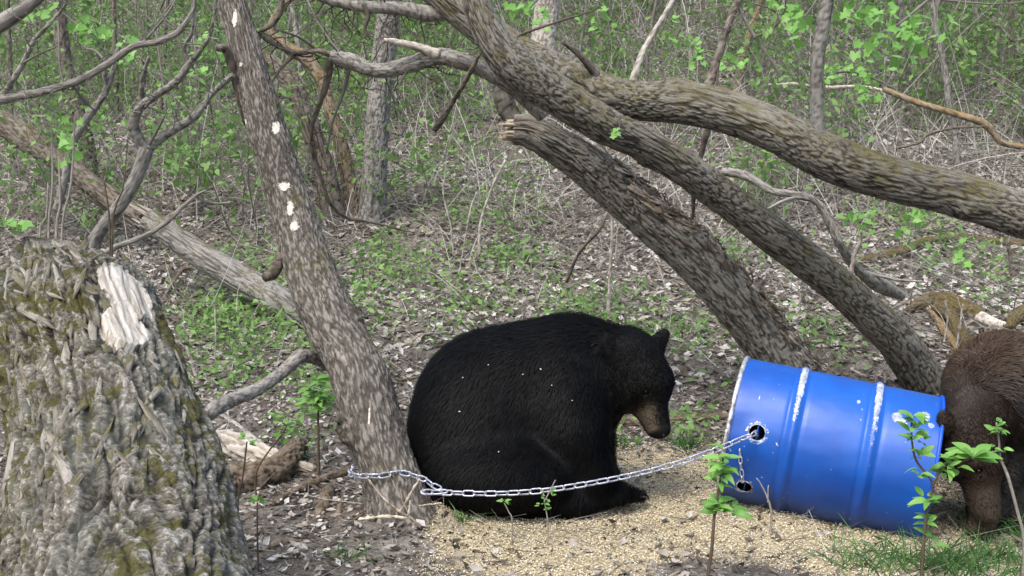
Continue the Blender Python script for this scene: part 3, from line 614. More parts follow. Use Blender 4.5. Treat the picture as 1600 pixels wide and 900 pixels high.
# ---- curved grey branch top left, comes in from the left
cb, _ = thing_tube('curved_branch', 'smooth grey curved branch sweeping from the left edge up to the right', 'branch', [(-520, 800, 40, 4.2), (-470, 560, 34, 4.2), (-330, 330, 26, 4.2), (-180, 215, 20, 4.2), (-60, 168, 17, 4.2), (0, 156, 15, 4.2), (30, 150, 12, 4.2), (55, 146, 11, 4.2), (100, 134, 10, 4.2), (135, 120, 10, 4.2), (168, 100, 9, 4.2), (190, 84, 9, 4.2), (215, 70, 8, 4.2), (245, 66, 8, 4.2), (272, 54, 9, 4.2), (288, 38, 7, 4.2), (302, 15, 5, 4.2), (305, -20, 4, 4.2)], BARK_TWIG, 24, 180, furrow(50, .3, .002, .004, 91), partname='limb')
twig(cb, [(5, 150, 8), (20, 125, 7), (37, 98, 7), (52, 65, 6), (75, 40, 5), (100, 10, 4), (112, -20, 3)], 4.2, 4.1, BARK_TWIG, 9, 50)
twig(cb, [(37, 98, 4), (60, 85, 3), (90, 72, 2)], 4.15, 4.1, BARK_TWIG, 6, 16)
twig(cb, [(100, 134, 4), (93, 100, 4), (92, 60, 3), (90, 20, 3)], 4.2, 4.3, BARK_TWIG, 6, 24)
twig(cb, [(168, 100, 5), (150, 80, 4), (135, 76, 3)], 4.2, 4.3, BARK_TWIG, 6, 16)
twig(cb, [(112, 132, 4), (130, 155, 4), (150, 175, 2)], 4.2, 4.3, BARK_TWIG, 6, 16)
twig(cb, [(222, 68, 4), (250, 36, 4), (270, 8, 3), (280, -20, 3)], 4.2, 4.3, BARK_TWIG, 6, 16)
thing_tube('corner_limb', 'thick blurred grey limb crossing the top left corner', 'branch', [(-420, 780, 44, 4.6), (-360, 480, 38, 4.6), (-200, 210, 32, 4.6), (-30, 60, 26, 4.6), (10, 32, 24, 4.6), (40, 12, 22, 4.6), (75, -20, 20, 4.6)], BARK_TWIG, 24, 60, furrow(40, .3, .003, .008, 93))
fine_twigs(fk, [(209, 188, 5, 4.5), (245, 148, 5, 4.5), (296, 100, 5, 4.5), (328, 55, 5, 4.4), (336, 15, 5, 4.4)], 30, (25, 90), 2.4, BARK_TWIG, .5)
fine_twigs(fk, [(262, 208, 5, 4.6), (318, 165, 5, 4.7), (365, 117, 5, 4.8)], 12, (25, 80), 2.2, BARK_TWIG, .5)
fine_twigs(cb, [(10, 150, 5, 4.2), (100, 134, 5, 4.2), (190, 84, 5, 4.2), (288, 38, 5, 4.2)], 34, (25, 110), 2.3, BARK_TWIG, .4)
fine_twigs(cb, [(20, 125, 5, 4.2), (52, 65, 5, 4.1), (100, 10, 5, 4.1)], 12, (25, 90), 2.2, BARK_TWIG, .4)
sb, _ = thing_tube('bent_sapling', 'thin lichen grey sapling left of the forked one with a bent stem', 'sapling', [(88, 330, 12, 5.6), (100, 285, 11, 5.6), (112, 228, 12, 5.6), (133, 190, 12, 5.6), (158, 155, 11, 5.6), (168, 135, 10, 5.6), (180, 100, 8, 5.6), (186, 70, 6, 5.6)], BARK_GREY, 16, 80, furrow(50, .3, .003, .004, 95), partname='trunk')
twig(sb, [(168, 140, 6), (160, 100, 5), (150, 82, 4)], 5.6, 5.5)
# thin upright stems behind the stump
for i, (x0, y0, x1, y1, w_, lab) in enumerate(((62, 395, 75, 285, 4, 'leftmost of the thin upright stems behind the stump'), (76, 400, 80, 180, 4, 'tall thin pale stem behind the stump top'), (88, 400, 92, 245, 5, 'thicker grey upright stem behind the stump top'), (96, 398, 118, 175, 4, 'thin stem leaning right behind the stump top'), (172, 385, 158, 260, 3, 'thin twig beside the foot of the forked sapling'), (175, 380, 200, 215, 3, 'thin reddish twig right of the forked sapling'))):
    q = P(x0, y0, 4.3); base = np.array([q[0], 4.3, gz(q[0], 4.3)])
    a, b_ = P(x0, y0, 4.3), P(x1, y1, 4.3); r_ = w_*.5*4.3/FPX
    thing_tube('thin_stem', lab, 'stem', np.array([[*base, r_*1.3], [*a, r_], [*((a+b_)/2+[.01, 0, 0]), r_*.9], [*b_, r_*.5]]), BARK_DRY if i < 4 else BARK_ROT, 7, 30)
# dark twig behind the stump
dt, _ = thing_tube('crooked_twig', 'crooked dark grey twig reaching over the fallen log behind the stump', 'twig', [(120, 760, 12, 4.5), (130, 560, 11, 4.5), (150, 420, 10, 4.5), (178, 388, 9, 4.5), (205, 377, 8, 4.5), (227, 368, 8, 4.5), (250, 355, 7, 4.5), (266, 342, 7, 4.5), (283, 325, 6, 4.5), (305, 306, 5, 4.5), (322, 297, 3, 4.5)], BARK_TWIG, 10, 60, furrow(50, .3, .002, .004, 97), partname='stem')
twig(dt, [(305, 306, 4), (330, 318, 3), (365, 316, 2)], 4.5, 4.6)
# hillside branches, logs and roots
def lay(name, label, rows, mat, cat='branch', lift=.0, sides=12, n=60, disp=None, group=None):
    R = []
    for (px, py, w_, *z) in rows:
        q = G(px, py); R.append([q[0], q[1], q[2]+(z[0] if z else w_*.3*q[1]/FPX)+lift, w_*.5*q[1]/FPX])
    R = np.array(R); D = R[:, 1].copy(); return thing_tube(name, label, cat, R, mat, sides, n, disp or furrow(45, .25, .004, .008, len(label)), group=group)[0]
def hang(name, label, rows, mat, cat='branch', sides=12, n=60):
    return thing_tube(name, label, cat, rows, mat, sides, n, furrow(45, .25, .004, .008, len(label)))[0]
hang('mossy_branch_or_root', 'long mossy branch arching over the hillside at upper right', [(1380, 138, 5, 9.5), (1387, 142, 8, 9.5), (1433, 160, 9, 9.4), (1483, 175, 10, 9.3), (1533, 191, 11, 9.2), (1553, 208, 11, 9.2), (1568, 224, 9, 9.2), (1640, 240, 9, 9.2), (1740, 290, 9, 9.2), (1800, 370, 9, 9.2)], BARK_ORANGE, n=100)
hang('white_branch', 'thin white barked branch lying level behind the shoot at upper right', [(1200, 133, 4, 9.8), (1240, 131, 5, 9.8), (1262, 134, 5, 9.8), (1300, 137, 6, 9.8), (1342, 135, 5, 9.8), (1390, 143, 4, 9.6)], BARK_WOOD)
hang('thin_branch', 'thin dark branch under the mossy arching branch', [(1400, 232, 4, 9.0), (1437, 222, 5, 9.0), (1450, 210, 5, 9.0), (1490, 200, 4, 9.0), (1540, 197, 4, 9.0)], BARK_DARK)
fb, _ = thing_tube('arched_branch', 'grey branch arching down onto the middle trunk right of centre', 'branch', [(1130, 268, 9, 6.6), (1165, 275, 10, 6.5), (1205, 298, 10, 6.4), (1235, 303, 11, 6.3), (1265, 310, 12, 6.3), (1282, 322, 13, 6.3), (1297, 350, 14, 6.3), (1312, 380, 14, 6.3), (1330, 410, 16, 6.4), (1352, 432, 18, 6.5), (1378, 448, 22, 6.7), (1408, 462, 14, 6.9)], BARK_TWIG, 24, 120, furrow(45, .25, .004, .012, 99), partname='limb')
twig(fb, [(1270, 312, 5), (1235, 310, 4), (1190, 330, 4), (1150, 337, 3), (1100, 345, 2)], 6.3, 6.1)
twig(fb, [(1330, 428, 6), (1336, 395, 6), (1345, 375, 5), (1346, 360, 4)], 6.3, 6.2, BARK_WOOD)
twig(fb, [(1350, 425, 5), (1400, 437, 4), (1440, 440, 3)], 6.5, 6.7, BARK_DRY)
lay('mossy_log', 'yellow mossy thin log lying across the slope at right', [(1345, 412, 12), (1380, 404, 15), (1417, 395, 15), (1445, 382, 15), (1500, 377, 14), (1560, 382, 13), (1640, 386, 12)], BARK_MOSSY, 'log', n=110, sides=24)
lay('mossy_branch_or_root', 'mossy yellow root arching over the hollow at right behind the bear', [(1415, 492, 14), (1432, 484, 20, .03), (1455, 478, 24, .035), (1480, 482, 26, .04), (1505, 492, 24, .03), (1535, 502, 16)], BARK_MOSSY, 'root', sides=40, n=90, disp=furrow(30, .3, .02, .05, 17))  # a tree root, not a branch
lay('rotten_root', 'orange brown root slanting down behind the brown bear, left one', [(1448, 484, 12), (1460, 505, 13, .05), (1478, 528, 14, .04), (1500, 556, 15)], BARK_ORANGE, 'root', sides=30, n=80, disp=furrow(34, .3, .012, .03, 18))
lay('rotten_root', 'orange brown root slanting down behind the brown bear, right and mossier one', [(1464, 486, 16), (1482, 505, 18, .06), (1496, 525, 18, .05), (1515, 555, 18)], BARK_MOSSY, 'root', sides=30, n=80, disp=furrow(34, .3, .014, .035, 19))  # both slanting pieces are roots, not branches
lay('pale_log', 'grey white rotten log end above the brown bear', [(1525, 498, 20), (1545, 508, 18), (1570, 516, 15)], BARK_WOOD, 'log', sides=20)
lay('mossy_branch_or_root', 'mossy brown lump of root at the right edge', [(1575, 520, 24), (1600, 498, 30), (1640, 490, 30)], BARK_MOSSY, 'root', sides=30, n=60, disp=furrow(34, .3, .02, .05, 20))  # lump of root, not a branch
lay('dark_log', 'low dark log half buried behind the black bear muzzle', [(930, 668, 14), (980, 664, 15), (1040, 661, 14), (1090, 658, 15), (1140, 655, 14)], BARK_ROT, 'log', n=90, sides=24)
for (rows, lab, m_) in (([(770, 262, 4), (800, 255, 5), (845, 250, 5)], 'thin stick on the slope below the broken trunk end', BARK_DRY), ([(640, 318, 6), (700, 318, 6), (730, 322, 4)], 'dark stick on the slope right of the grey trunk', BARK_DARK), ([(660, 190, 8), (675, 196, 6), (690, 200, 6)], 'short pale wood chunk up the slope', BARK_WOOD), ([(690, 345, 3), (750, 332, 4), (800, 325, 3)], 'thin pale stick on the slope at centre', BARK_DRY), ([(960, 420, 5), (975, 400, 6, .05), (1010, 385, 6)], 'dark curved stick above the black bear ear', BARK_DARK), ([(1120, 348, 8), (1150, 350, 10), (1185, 358, 8)], 'mossy stick behind the middle trunk', BARK_MOSSY), ([(320, 372, 6), (355, 378, 7), (392, 392, 8)], 'dark bent stick beside the fallen log', BARK_DARK), ([(255, 470, 5), (285, 440, 6, .08), (305, 425, 6)], 'dark stick leaning below the fallen log', BARK_ROT), ([(575, 525, 4), (595, 505, 4)], 'short pale stick right of the leaning tree', BARK_DRY), ([(1080, 548, 3), (1150, 550, 3)], 'thin pale stick left of the drum', BARK_DRY), ([(600, 600, 4), (650, 592, 5)], 'brown stick between the leaning tree and the black bear', BARK_ROT), ([(1230, 245, 4), (1265, 262, 4), (1285, 275, 4)], 'stick on the slope under the upper trunk', BARK_DRY)):
    lay('fallen_stick', lab, rows, m_, 'stick', sides=9, n=30)
# arching dry stems at centre
for (rows, lab) in (([(705, 500, 3, 7.8), (722, 400, 3, 7.8), (735, 330, 3, 7.8), (745, 300, 2, 7.8)], 'thin upright dry stem left of centre'), ([(712, 450, 3, 8.2), (705, 360, 3, 8.2), (692, 300, 3, 8.2), (700, 270, 2, 8.2)], 'curved dry stem at centre of the slope'), ([(748, 400, 4, 8), (752, 345, 4, 8), (770, 290, 3, 8), (790, 250, 3, 8)], 'dry stem bending right toward the broken trunk'), ([(950, 500, 7, 6.9), (953, 440, 6, 6.9), (957, 350, 6, 6.9), (955, 335, 5, 6.9)], 'pale grey straight pole standing behind the black bear'), ([(885, 440, 5, 7.2), (905, 395, 5, 7.1), (935, 360, 5, 7), (948, 335, 4, 7)], 'dark twig leaning beside the grey pole'), ([(1248, 520, 3, 7), (1250, 470, 3, 7), (1245, 440, 3, 7)], 'thin pale stem between the two lower trunks'), ([(1418, 530, 3, 6.6), (1422, 490, 3, 6.6), (1425, 450, 3, 6.6)], 'thin dark stem beside the mossy root'), ([(1475, 535, 3, 6.4), (1480, 500, 3, 6.4), (1477, 470, 3, 6.4)], 'thin pale stem in front of the mossy root, left'), ([(1495, 545, 3, 6.4), (1500, 505, 3, 6.4), (1505, 475, 3, 6.4)], 'thin pale stem in front of the mossy root, right'), ([(335, 590, 2, 6.1), (337, 520, 3, 6.1), (334, 455, 2, 6.1)], 'thin upright stem right of the stump'), ([(1580, 430, 5, 6.8), (1578, 400, 5, 6.8), (1570, 370, 4, 6.8)], 'dark thin stem below the upper trunk at the right edge'), ([(310, 600, 2, 5.4), (298, 560, 2, 5.4), (290, 540, 2, 5.4)], 'short dry stem beside the stump')):
    hang('dry_stem', lab, rows, BARK_DRY if 'dark' not in lab else BARK_DARK, 'stem', 7, 40)
# left foreground branches
hang('crooked_branch', 'crooked brown dead branch reaching from the stump to the leaning tree', [(325, 650, 16, 3.9), (336, 638, 20, 3.95), (370, 622, 19, 4.05), (405, 607, 19, 4.15), (440, 583, 19, 4.3), (462, 562, 21, 4.35), (475, 556, 22, 4.4), (495, 562, 17, 4.45), (512, 574, 12, 4.5)], BARK_TWIG, n=120, sides=30)
lay('grey_slab', 'flat grey split stick lying below the crooked branch', [(345, 650, 7), (372, 668, 9), (398, 690, 10)], BARK_DRY, 'stick', sides=10)
lay('dark_stick', 'dark stick pointing right on the soil left of the leaning tree', [(425, 790, 7), (460, 772, 10), (500, 755, 13), (546, 738, 12)], BARK_ROT, 'stick', sides=16)
lay('rotten_log', 'dark rotten log against the right foot of the stump', [(300, 790, 60, .05), (350, 772, 58, .05), (400, 760, 54, .05), (440, 745, 44, .05), (468, 715, 34, .06)], BARK_ROT, 'log', sides=40, n=90, disp=furrow(30, .3, .02, .03, 13))
lay('split_log', 'pale splintered log lying behind the rotten log beside the stump', [(320, 715, 40), (350, 705, 44), (390, 715, 42), (430, 730, 34), (490, 742, 16)], BARK_WOOD, 'log', sides=40, n=90, disp=furrow(30, .12, .03, .02, 15, .6))
for rows, lab in (([(498, 812, 9), (505, 795, 17), (512, 772, 15), (515, 760, 6)], 'brown bark slab lying on the soil left of the leaning tree'), ([(528, 815, 8), (531, 798, 14), (534, 780, 5)], 'short brown wood slab beside the leaning tree foot'), ([(410, 862, 8), (440, 850, 16), (470, 846, 7)], 'small dark wood piece on the soil at lower left')):
    lay('wood_piece', lab, rows, BARK_ROT, 'wood', lift=-.008, sides=16, n=40, disp=furrow(40, .2, .012, .03, len(lab)))
for i, (rows, lab) in enumerate((([(650, 825, 3, 3.9), (622, 770, 3, 3.88), (598, 715, 3, 3.86), (588, 665, 2, 3.84)], 'tall dry straw leaning left against the leaning tree'), ([(650, 815, 3, 3.92), (600, 780, 2.5, 3.9), (570, 740, 2, 3.88)], 'dry straw crossing the chain at the leaning tree'), ([(625, 800, 2.5, 3.9), (645, 765, 2.5, 3.9), (656, 748, 2, 3.9)], 'thin dry straw right of the chain hook'), ([(692, 835, 5, 3.9), (693, 805, 4, 3.9), (693, 778, 4, 3.9)], 'brown stiff stalk before the black bear rump'), ([(655, 790, 1.5, 3.95), (672, 788, 1.5, 3.93), (690, 786, 1.5, 3.9)], 'tan straw lying level against the brown stalk'), ([(560, 812, 1.6, 3.9), (600, 807, 1.6, 3.88), (640, 810, 1, 3.9)], 'dry straw level across the foot of the leaning tree'), ([(688, 812, 3, 3.88), (689, 790, 3, 3.88)], 'short pale straw beside the brown stalk'), ([(638, 806, 2.5, 3.8), (641, 782, 3, 3.8)], 'short white straw at the foot of the leaning tree'))):
    hang('dry_straw', lab, rows, SPL, 'straw', 6, 24)

# ---------------------------------------------------------------- mossy stump, foreground left
def stump():
    rows = [(215, 1110, 410, 2.0), (200, 985, 372, 2.25), (192, 900, 352, 2.42), (182, 800, 326, 2.62), (170, 700, 300, 2.8), (143, 600, 272, 3.0), (106, 500, 260, 3.2), (70, 430, 246, 3.34), (52, 390, 232, 3.42)]
    pts = pxpts(rows); V0, s0 = spline(pts, 10); L = s0[-1]
    def disp(TH, SS, RR, co):
        p = co*np.array([34, 34, 6.5]); p = p+.9*np.stack([vn(p*.45, 1), vn(p*.45+20, 2), vn(p*.45+40, 3)], -1)
        n = np.abs(vn(p, 4)); h1 = ss(0, .38, n); p2 = co*np.array([66, 66, 22])+.8*np.stack([vn(co*30, 5), vn(co*30+9, 6), vn(co*30+19, 7)], -1)
        cell = vn(p2, 8)+.5*vn(p2*2.1, 18); h2 = .6*ss(-.35, .15, cell)+.4*ss(.1, .3, cell)
        d = .05*fbm(co*np.array([3.2, 3.2, 2.2]), 3, 9)+.016*fbm(co*np.array([14, 14, 6]), 2, 19)+.012*(h1-.6)+.006*h2*(.3+.7*h1)+.003*fbm(co*np.array([130, 130, 60]), 2, 12)
        jag = ss(L-.10, L, SS); d = d-jag*RR*.18
        # bare wood is sunken and smooth
        th = (TH % (2*math.pi)); bare = bmask(TH, SS); d = np.where(bare > .5, .03*fbm(co*np.array([4, 4, 2]), 2, 9)+.006*ss(0, .5, np.abs(vn(co*np.array([60, 60, 7]), 14)))+.004, d)
        return d, np.clip(h1*.6+h2*.45, 0, 1)
    def bmask(TH, SS):
        x = np.sin(TH)          # + right side of the log as seen, front faces the camera where cos>0
        f = np.cos(TH)
        v = SS/L
        m = np.exp(-.5*(((x-.60+.25*(v-.8))/.19)**2+((v-.735)/.055)**2))
        m = np.maximum(m, np.exp(-.5*(((x-.46)/.2)**2+((v-.63)/.045)**2))*.95)
        return m*(f > -.2)
    V, F, A = tube(pts, 350, 440, disp)
    TH = np.arctan2(A['bk'][:, 1], A['bk'][:, 0]); SS = A['bk'][:, 2]; v = SS/L; x = np.sin(TH)
    A['bare'] = np.clip(bmask(TH, SS)*1.2, 0, 1)
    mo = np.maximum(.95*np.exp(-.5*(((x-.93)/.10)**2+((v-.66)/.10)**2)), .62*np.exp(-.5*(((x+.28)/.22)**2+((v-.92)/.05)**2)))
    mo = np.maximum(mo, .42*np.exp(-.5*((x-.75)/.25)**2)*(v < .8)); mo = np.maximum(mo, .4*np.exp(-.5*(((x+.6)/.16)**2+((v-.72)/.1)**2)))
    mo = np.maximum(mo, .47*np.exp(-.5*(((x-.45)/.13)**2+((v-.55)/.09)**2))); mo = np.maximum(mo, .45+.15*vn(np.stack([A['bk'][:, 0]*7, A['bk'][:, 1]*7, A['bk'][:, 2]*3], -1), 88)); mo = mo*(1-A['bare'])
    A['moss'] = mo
    # ragged broken top: push the last rings along the axis
    Q, s = spline(pts, 440); T, N, B = frames(Q[:, :3]); ring = np.repeat(np.arange(440), 350); th = np.tile(np.linspace(0, 2*math.pi, 350, endpoint=False), 440)
    jag = ss(L-.16, L, Q_s(s, ring)); push = (.05*fbm(np.stack([np.cos(th)*4, np.sin(th)*4, th*0], -1), 3, 77)+.03*np.abs(vn(np.stack([np.cos(th)*14, np.sin(th)*14, th*0], -1), 78)))*jag
    V[:len(ring)] += T[-1]*(push*.7-.2*ss(L-.5, L, Q_s(s, ring)))[:, None]
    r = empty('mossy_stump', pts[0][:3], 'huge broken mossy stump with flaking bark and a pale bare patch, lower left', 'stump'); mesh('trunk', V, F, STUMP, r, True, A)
    # loose bark plates, single pieces
    PL = []
    for i in range(14):
        k = int(rng.integers(6, 9)); a = np.sort(rng.random(k)*6.283); rad = .6+.5*rng.random(k); top = np.stack([np.cos(a)*rad*.55, np.sin(a)*rad*1.2, .14+.10*rng.normal(size=k)], -1); bot = top*[1.15, 1.1, 0]+[0, 0, -.35]
        Vp = np.vstack([top, bot, [[.1, .1, .22]]]); Fp = []; 
        tri = [[j, (j+1) % k, 2*k] for j in range(k)]; Fp = [[j, k+j, k+(j+1) % k, (j+1) % k] for j in range(k)]
        o = mesh('bark_plate', Vp, [np.array(Fp), np.array(tri)], PLATE[i % 3], smooth=False, attrs={'bk': Vp*.03+i, 'h': np.append(np.full(2*k, .3+.6*rng.random()), .8)}, local=True); PL.append(o.data); bpy.data.objects.remove(o)
    base = wloc(r); Vg = V[:len(ring)].reshape(440, 350, 3); cnt = 0
    while cnt < 220:
        i = int(rng.integers(125, 428)); th0 = rng.normal()*.75; j = int((th0 % (2*math.pi))/(2*math.pi)*350) % 350
        x_ = math.sin(th0); v_ = s[i]/L
        if bmask(np.array(th0), np.array(s[i])) > .4: continue
        if .55 < x_ < .85 and v_ > .72 and rng.random() < .8: continue
        c = Q[i, :3]; n_ = Vg[i, j]-c; n_ = unit(n_-T[i]*n_.dot(T[i]))
        if n_.dot(Vg[i, j]-c) < 0: n_ = -n_
        tdir = unit(T[i]+.35*rng.normal()*np.cross(T[i], n_)+.04*n_*rng.normal()); y_ = unit(np.cross(tdir, n_)); z_ = np.cross(y_, tdir); sz = .014+.022*rng.random()**1.5
        z_ = unit(z_+.08*rng.normal(size=3)); y_ = unit(np.cross(tdir, z_)); tdir = np.cross(z_, y_)
        o = link('bark_plate', PL[cnt % 14], r, Vg[i, j]-base-n_*sz*.05); o.rotation_euler = Matrix((y_, tdir, z_)).transposed().to_euler(); o.scale = (sz*.75, sz*(1.1+1.1*rng.random()), sz*.45); cnt += 1
def Q_s(s, ring): return s[ring]
PLATE = [bark_mat('plate_grey', (.035, .03, .025), (.13, .117, .10), (.3, .28, .25), .35, (.10, .09, .025)), bark_mat('plate_pale', (.06, .053, .046), (.19, .172, .15), (.38, .355, .32), .15), bark_mat('plate_dark', (.03, .024, .018), (.12, .1, .08), (.26, .23, .195), .35, (.08, .075, .02))]
stump()

# ---------------------------------------------------------------- surface nets and bears
def surface_nets(F, org, h):
    nx, ny, nz = F.shape; acc = np.zeros((nx+1, ny+1, nz+1, 3)); cnt = np.zeros((nx+1, ny+1, nz+1)); quads = []
    I = np.arange(nx*ny*nz).reshape(nx, ny, nz)
    def cid(a): return (a[:, 0]*(ny+1)+a[:, 1])*(nz+1)+a[:, 2]
    for ax in range(3):
        sl0 = [slice(None)]*3; sl1 = [slice(None)]*3; sl0[ax] = slice(0, -1); sl1[ax] = slice(1, None)
        f0, f1 = F[tuple(sl0)], F[tuple(sl1)]; idx = np.argwhere((f0 < 0) != (f1 < 0))
        a0 = f0[tuple(idx.T)]; a1 = f1[tuple(idx.T)]; t = a0/(a0-a1); p = idx.astype(float); p[:, ax] += t
        o1, o2 = [k for k in range(3) if k != ax]; cells = []
        for (u, v) in ((0, 0), (1, 0), (1, 1), (0, 1)):
            c = idx.copy(); c[:, ax] += 1; c[:, o1] += u; c[:, o2] += v; np.add.at(acc, tuple(c.T), p); np.add.at(cnt, tuple(c.T), 1); cells.append(cid(c))
        q = np.stack(cells, 1); flip = (a0 < 0) if ax != 1 else (a0 >= 0); q[~flip] = q[~flip][:, ::-1]; quads.append(q)
    q = np.vstack(quads); use = np.unique(q); mp = np.zeros(cnt.size, int); mp[use] = np.arange(len(use))
    V = acc.reshape(-1, 3)[use]/cnt.reshape(-1)[use][:, None]; return org+V*h, mp[q]
def smin(a, b, k): hh = np.clip(.5+.5*(b-a)/k, 0, 1); return b+(a-b)*hh-k*hh*(1-hh)
def sd_cap(X, a, b, ra, rb):
    ab = b-a; t = np.clip(((X-a)@ab)/ab.dot(ab), 0, 1); return np.linalg.norm(X-a-t[..., None]*ab, axis=-1)-(ra+(rb-ra)*t)
def sd_ell(X, c, r, R=None):
    Y = X-c
    if R is not None: Y = Y@R.T
    k0 = np.linalg.norm(Y/r, axis=-1); k1 = np.linalg.norm(Y/(r*r), axis=-1); return k0*(k0-1)/(k1+1e-9)
def bear_sdf(prims):
    def f(X):
        d = None
        for (kind, k, *a) in prims:
            v = sd_cap(X, *a) if kind == 'c' else sd_ell(X, *a)
            d = v if d is None else (smin(d, v, k) if k > 0 else -smin(-d, v, -k))
        return d
    return f
def build_sdf(f, lo, hi, h):
    n = [int((hi[i]-lo[i])/h)+2 for i in range(3)]; ax = [lo[i]+h*np.arange(n[i]) for i in range(3)]
    F = np.empty(n)
    for i in range(n[0]):
        Y, Z = np.meshgrid(ax[1], ax[2], indexing='ij'); F[i] = f(np.stack([np.full_like(Y, ax[0][i]), Y, Z], -1))
    V, q = surface_nets(F, np.array([ax[0][0], ax[1][0], ax[2][0]])-h*0, h)
    for _ in range(2):
        e = 1e-3; g = np.stack([f(V+np.eye(3)[k]*e)-f(V-np.eye(3)[k]*e) for k in range(3)], -1)/(2*e); V = V-unit(g)*np.clip(f(V)/(np.linalg.norm(g, axis=1)+1e-3)*.8, -h*.4, h*.4)[:, None]
    return V, q, unit(g)
def fur(V, q, Nn, flow, length, n, width, r, rndf, keep=None):
    """tapered curved ribbons rooted on the skin"""
    a, b, c, d = (V[q[:, i]] for i in range(4)); area = np.linalg.norm(np.cross(c-a, d-b), axis=1)*.5
    fi = r.choice(len(q), n, p=area/area.sum()); u, v = r.random((2, n, 1))
    p = (a[fi]*(1-u)+b[fi]*u)*(1-v)+(d[fi]*(1-u)+c[fi]*u)*v; nn = unit((Nn[q[fi, 0]]*(1-u)+Nn[q[fi, 1]]*u)*(1-v)+(Nn[q[fi, 3]]*(1-u)+Nn[q[fi, 2]]*u)*v)
    L = length(p)*(.65+.7*r.random(n)); ok = L > .002
    if keep is not None: ok &= keep(p)
    p, nn, L = p[ok], nn[ok], L[ok]; n = len(p)
    fl = flow(p); cl = np.stack([vn(p*28, 61), vn(p*28+50, 62), vn(p*28+90, 63)], -1)+.6*np.stack([vn(p*8, 64), vn(p*8+50, 65), vn(p*8+90, 66)], -1); fl = fl+cl*.28+r.normal(size=(n, 3))*.12
    t = unit(fl-nn*(fl*nn).sum(1)[:, None]); sd_ = unit(np.cross(nn, t)); w = width*(.6+.8*r.random(n))[:, None]
    lift = .42+.2*r.random((n, 1)); m = p+t*(L*.5)[:, None]+nn*(L*.5)[:, None]*lift; e = p+t*(L*.98)[:, None]*1.0+nn*L[:, None]*lift*.62; p0 = p-nn*.004
    Vv = np.stack([p0-sd_*w, p0+sd_*w, m-sd_*w*.7, m+sd_*w*.7, e], 1).reshape(-1, 3); o = (np.arange(n)*5)[:, None]
    return Vv, [o+np.array([[0, 1, 3, 2]]), o+np.array([[2, 3, 4]])], {'rnd': np.repeat(rndf(p, r), 5)}
def fur_mat(name, stops, rough=.5, spec=.35, sheen=0):
    m = M(name, rough, spec); m.col(m.ramp(m.attr('rnd'), stops)); return m.m

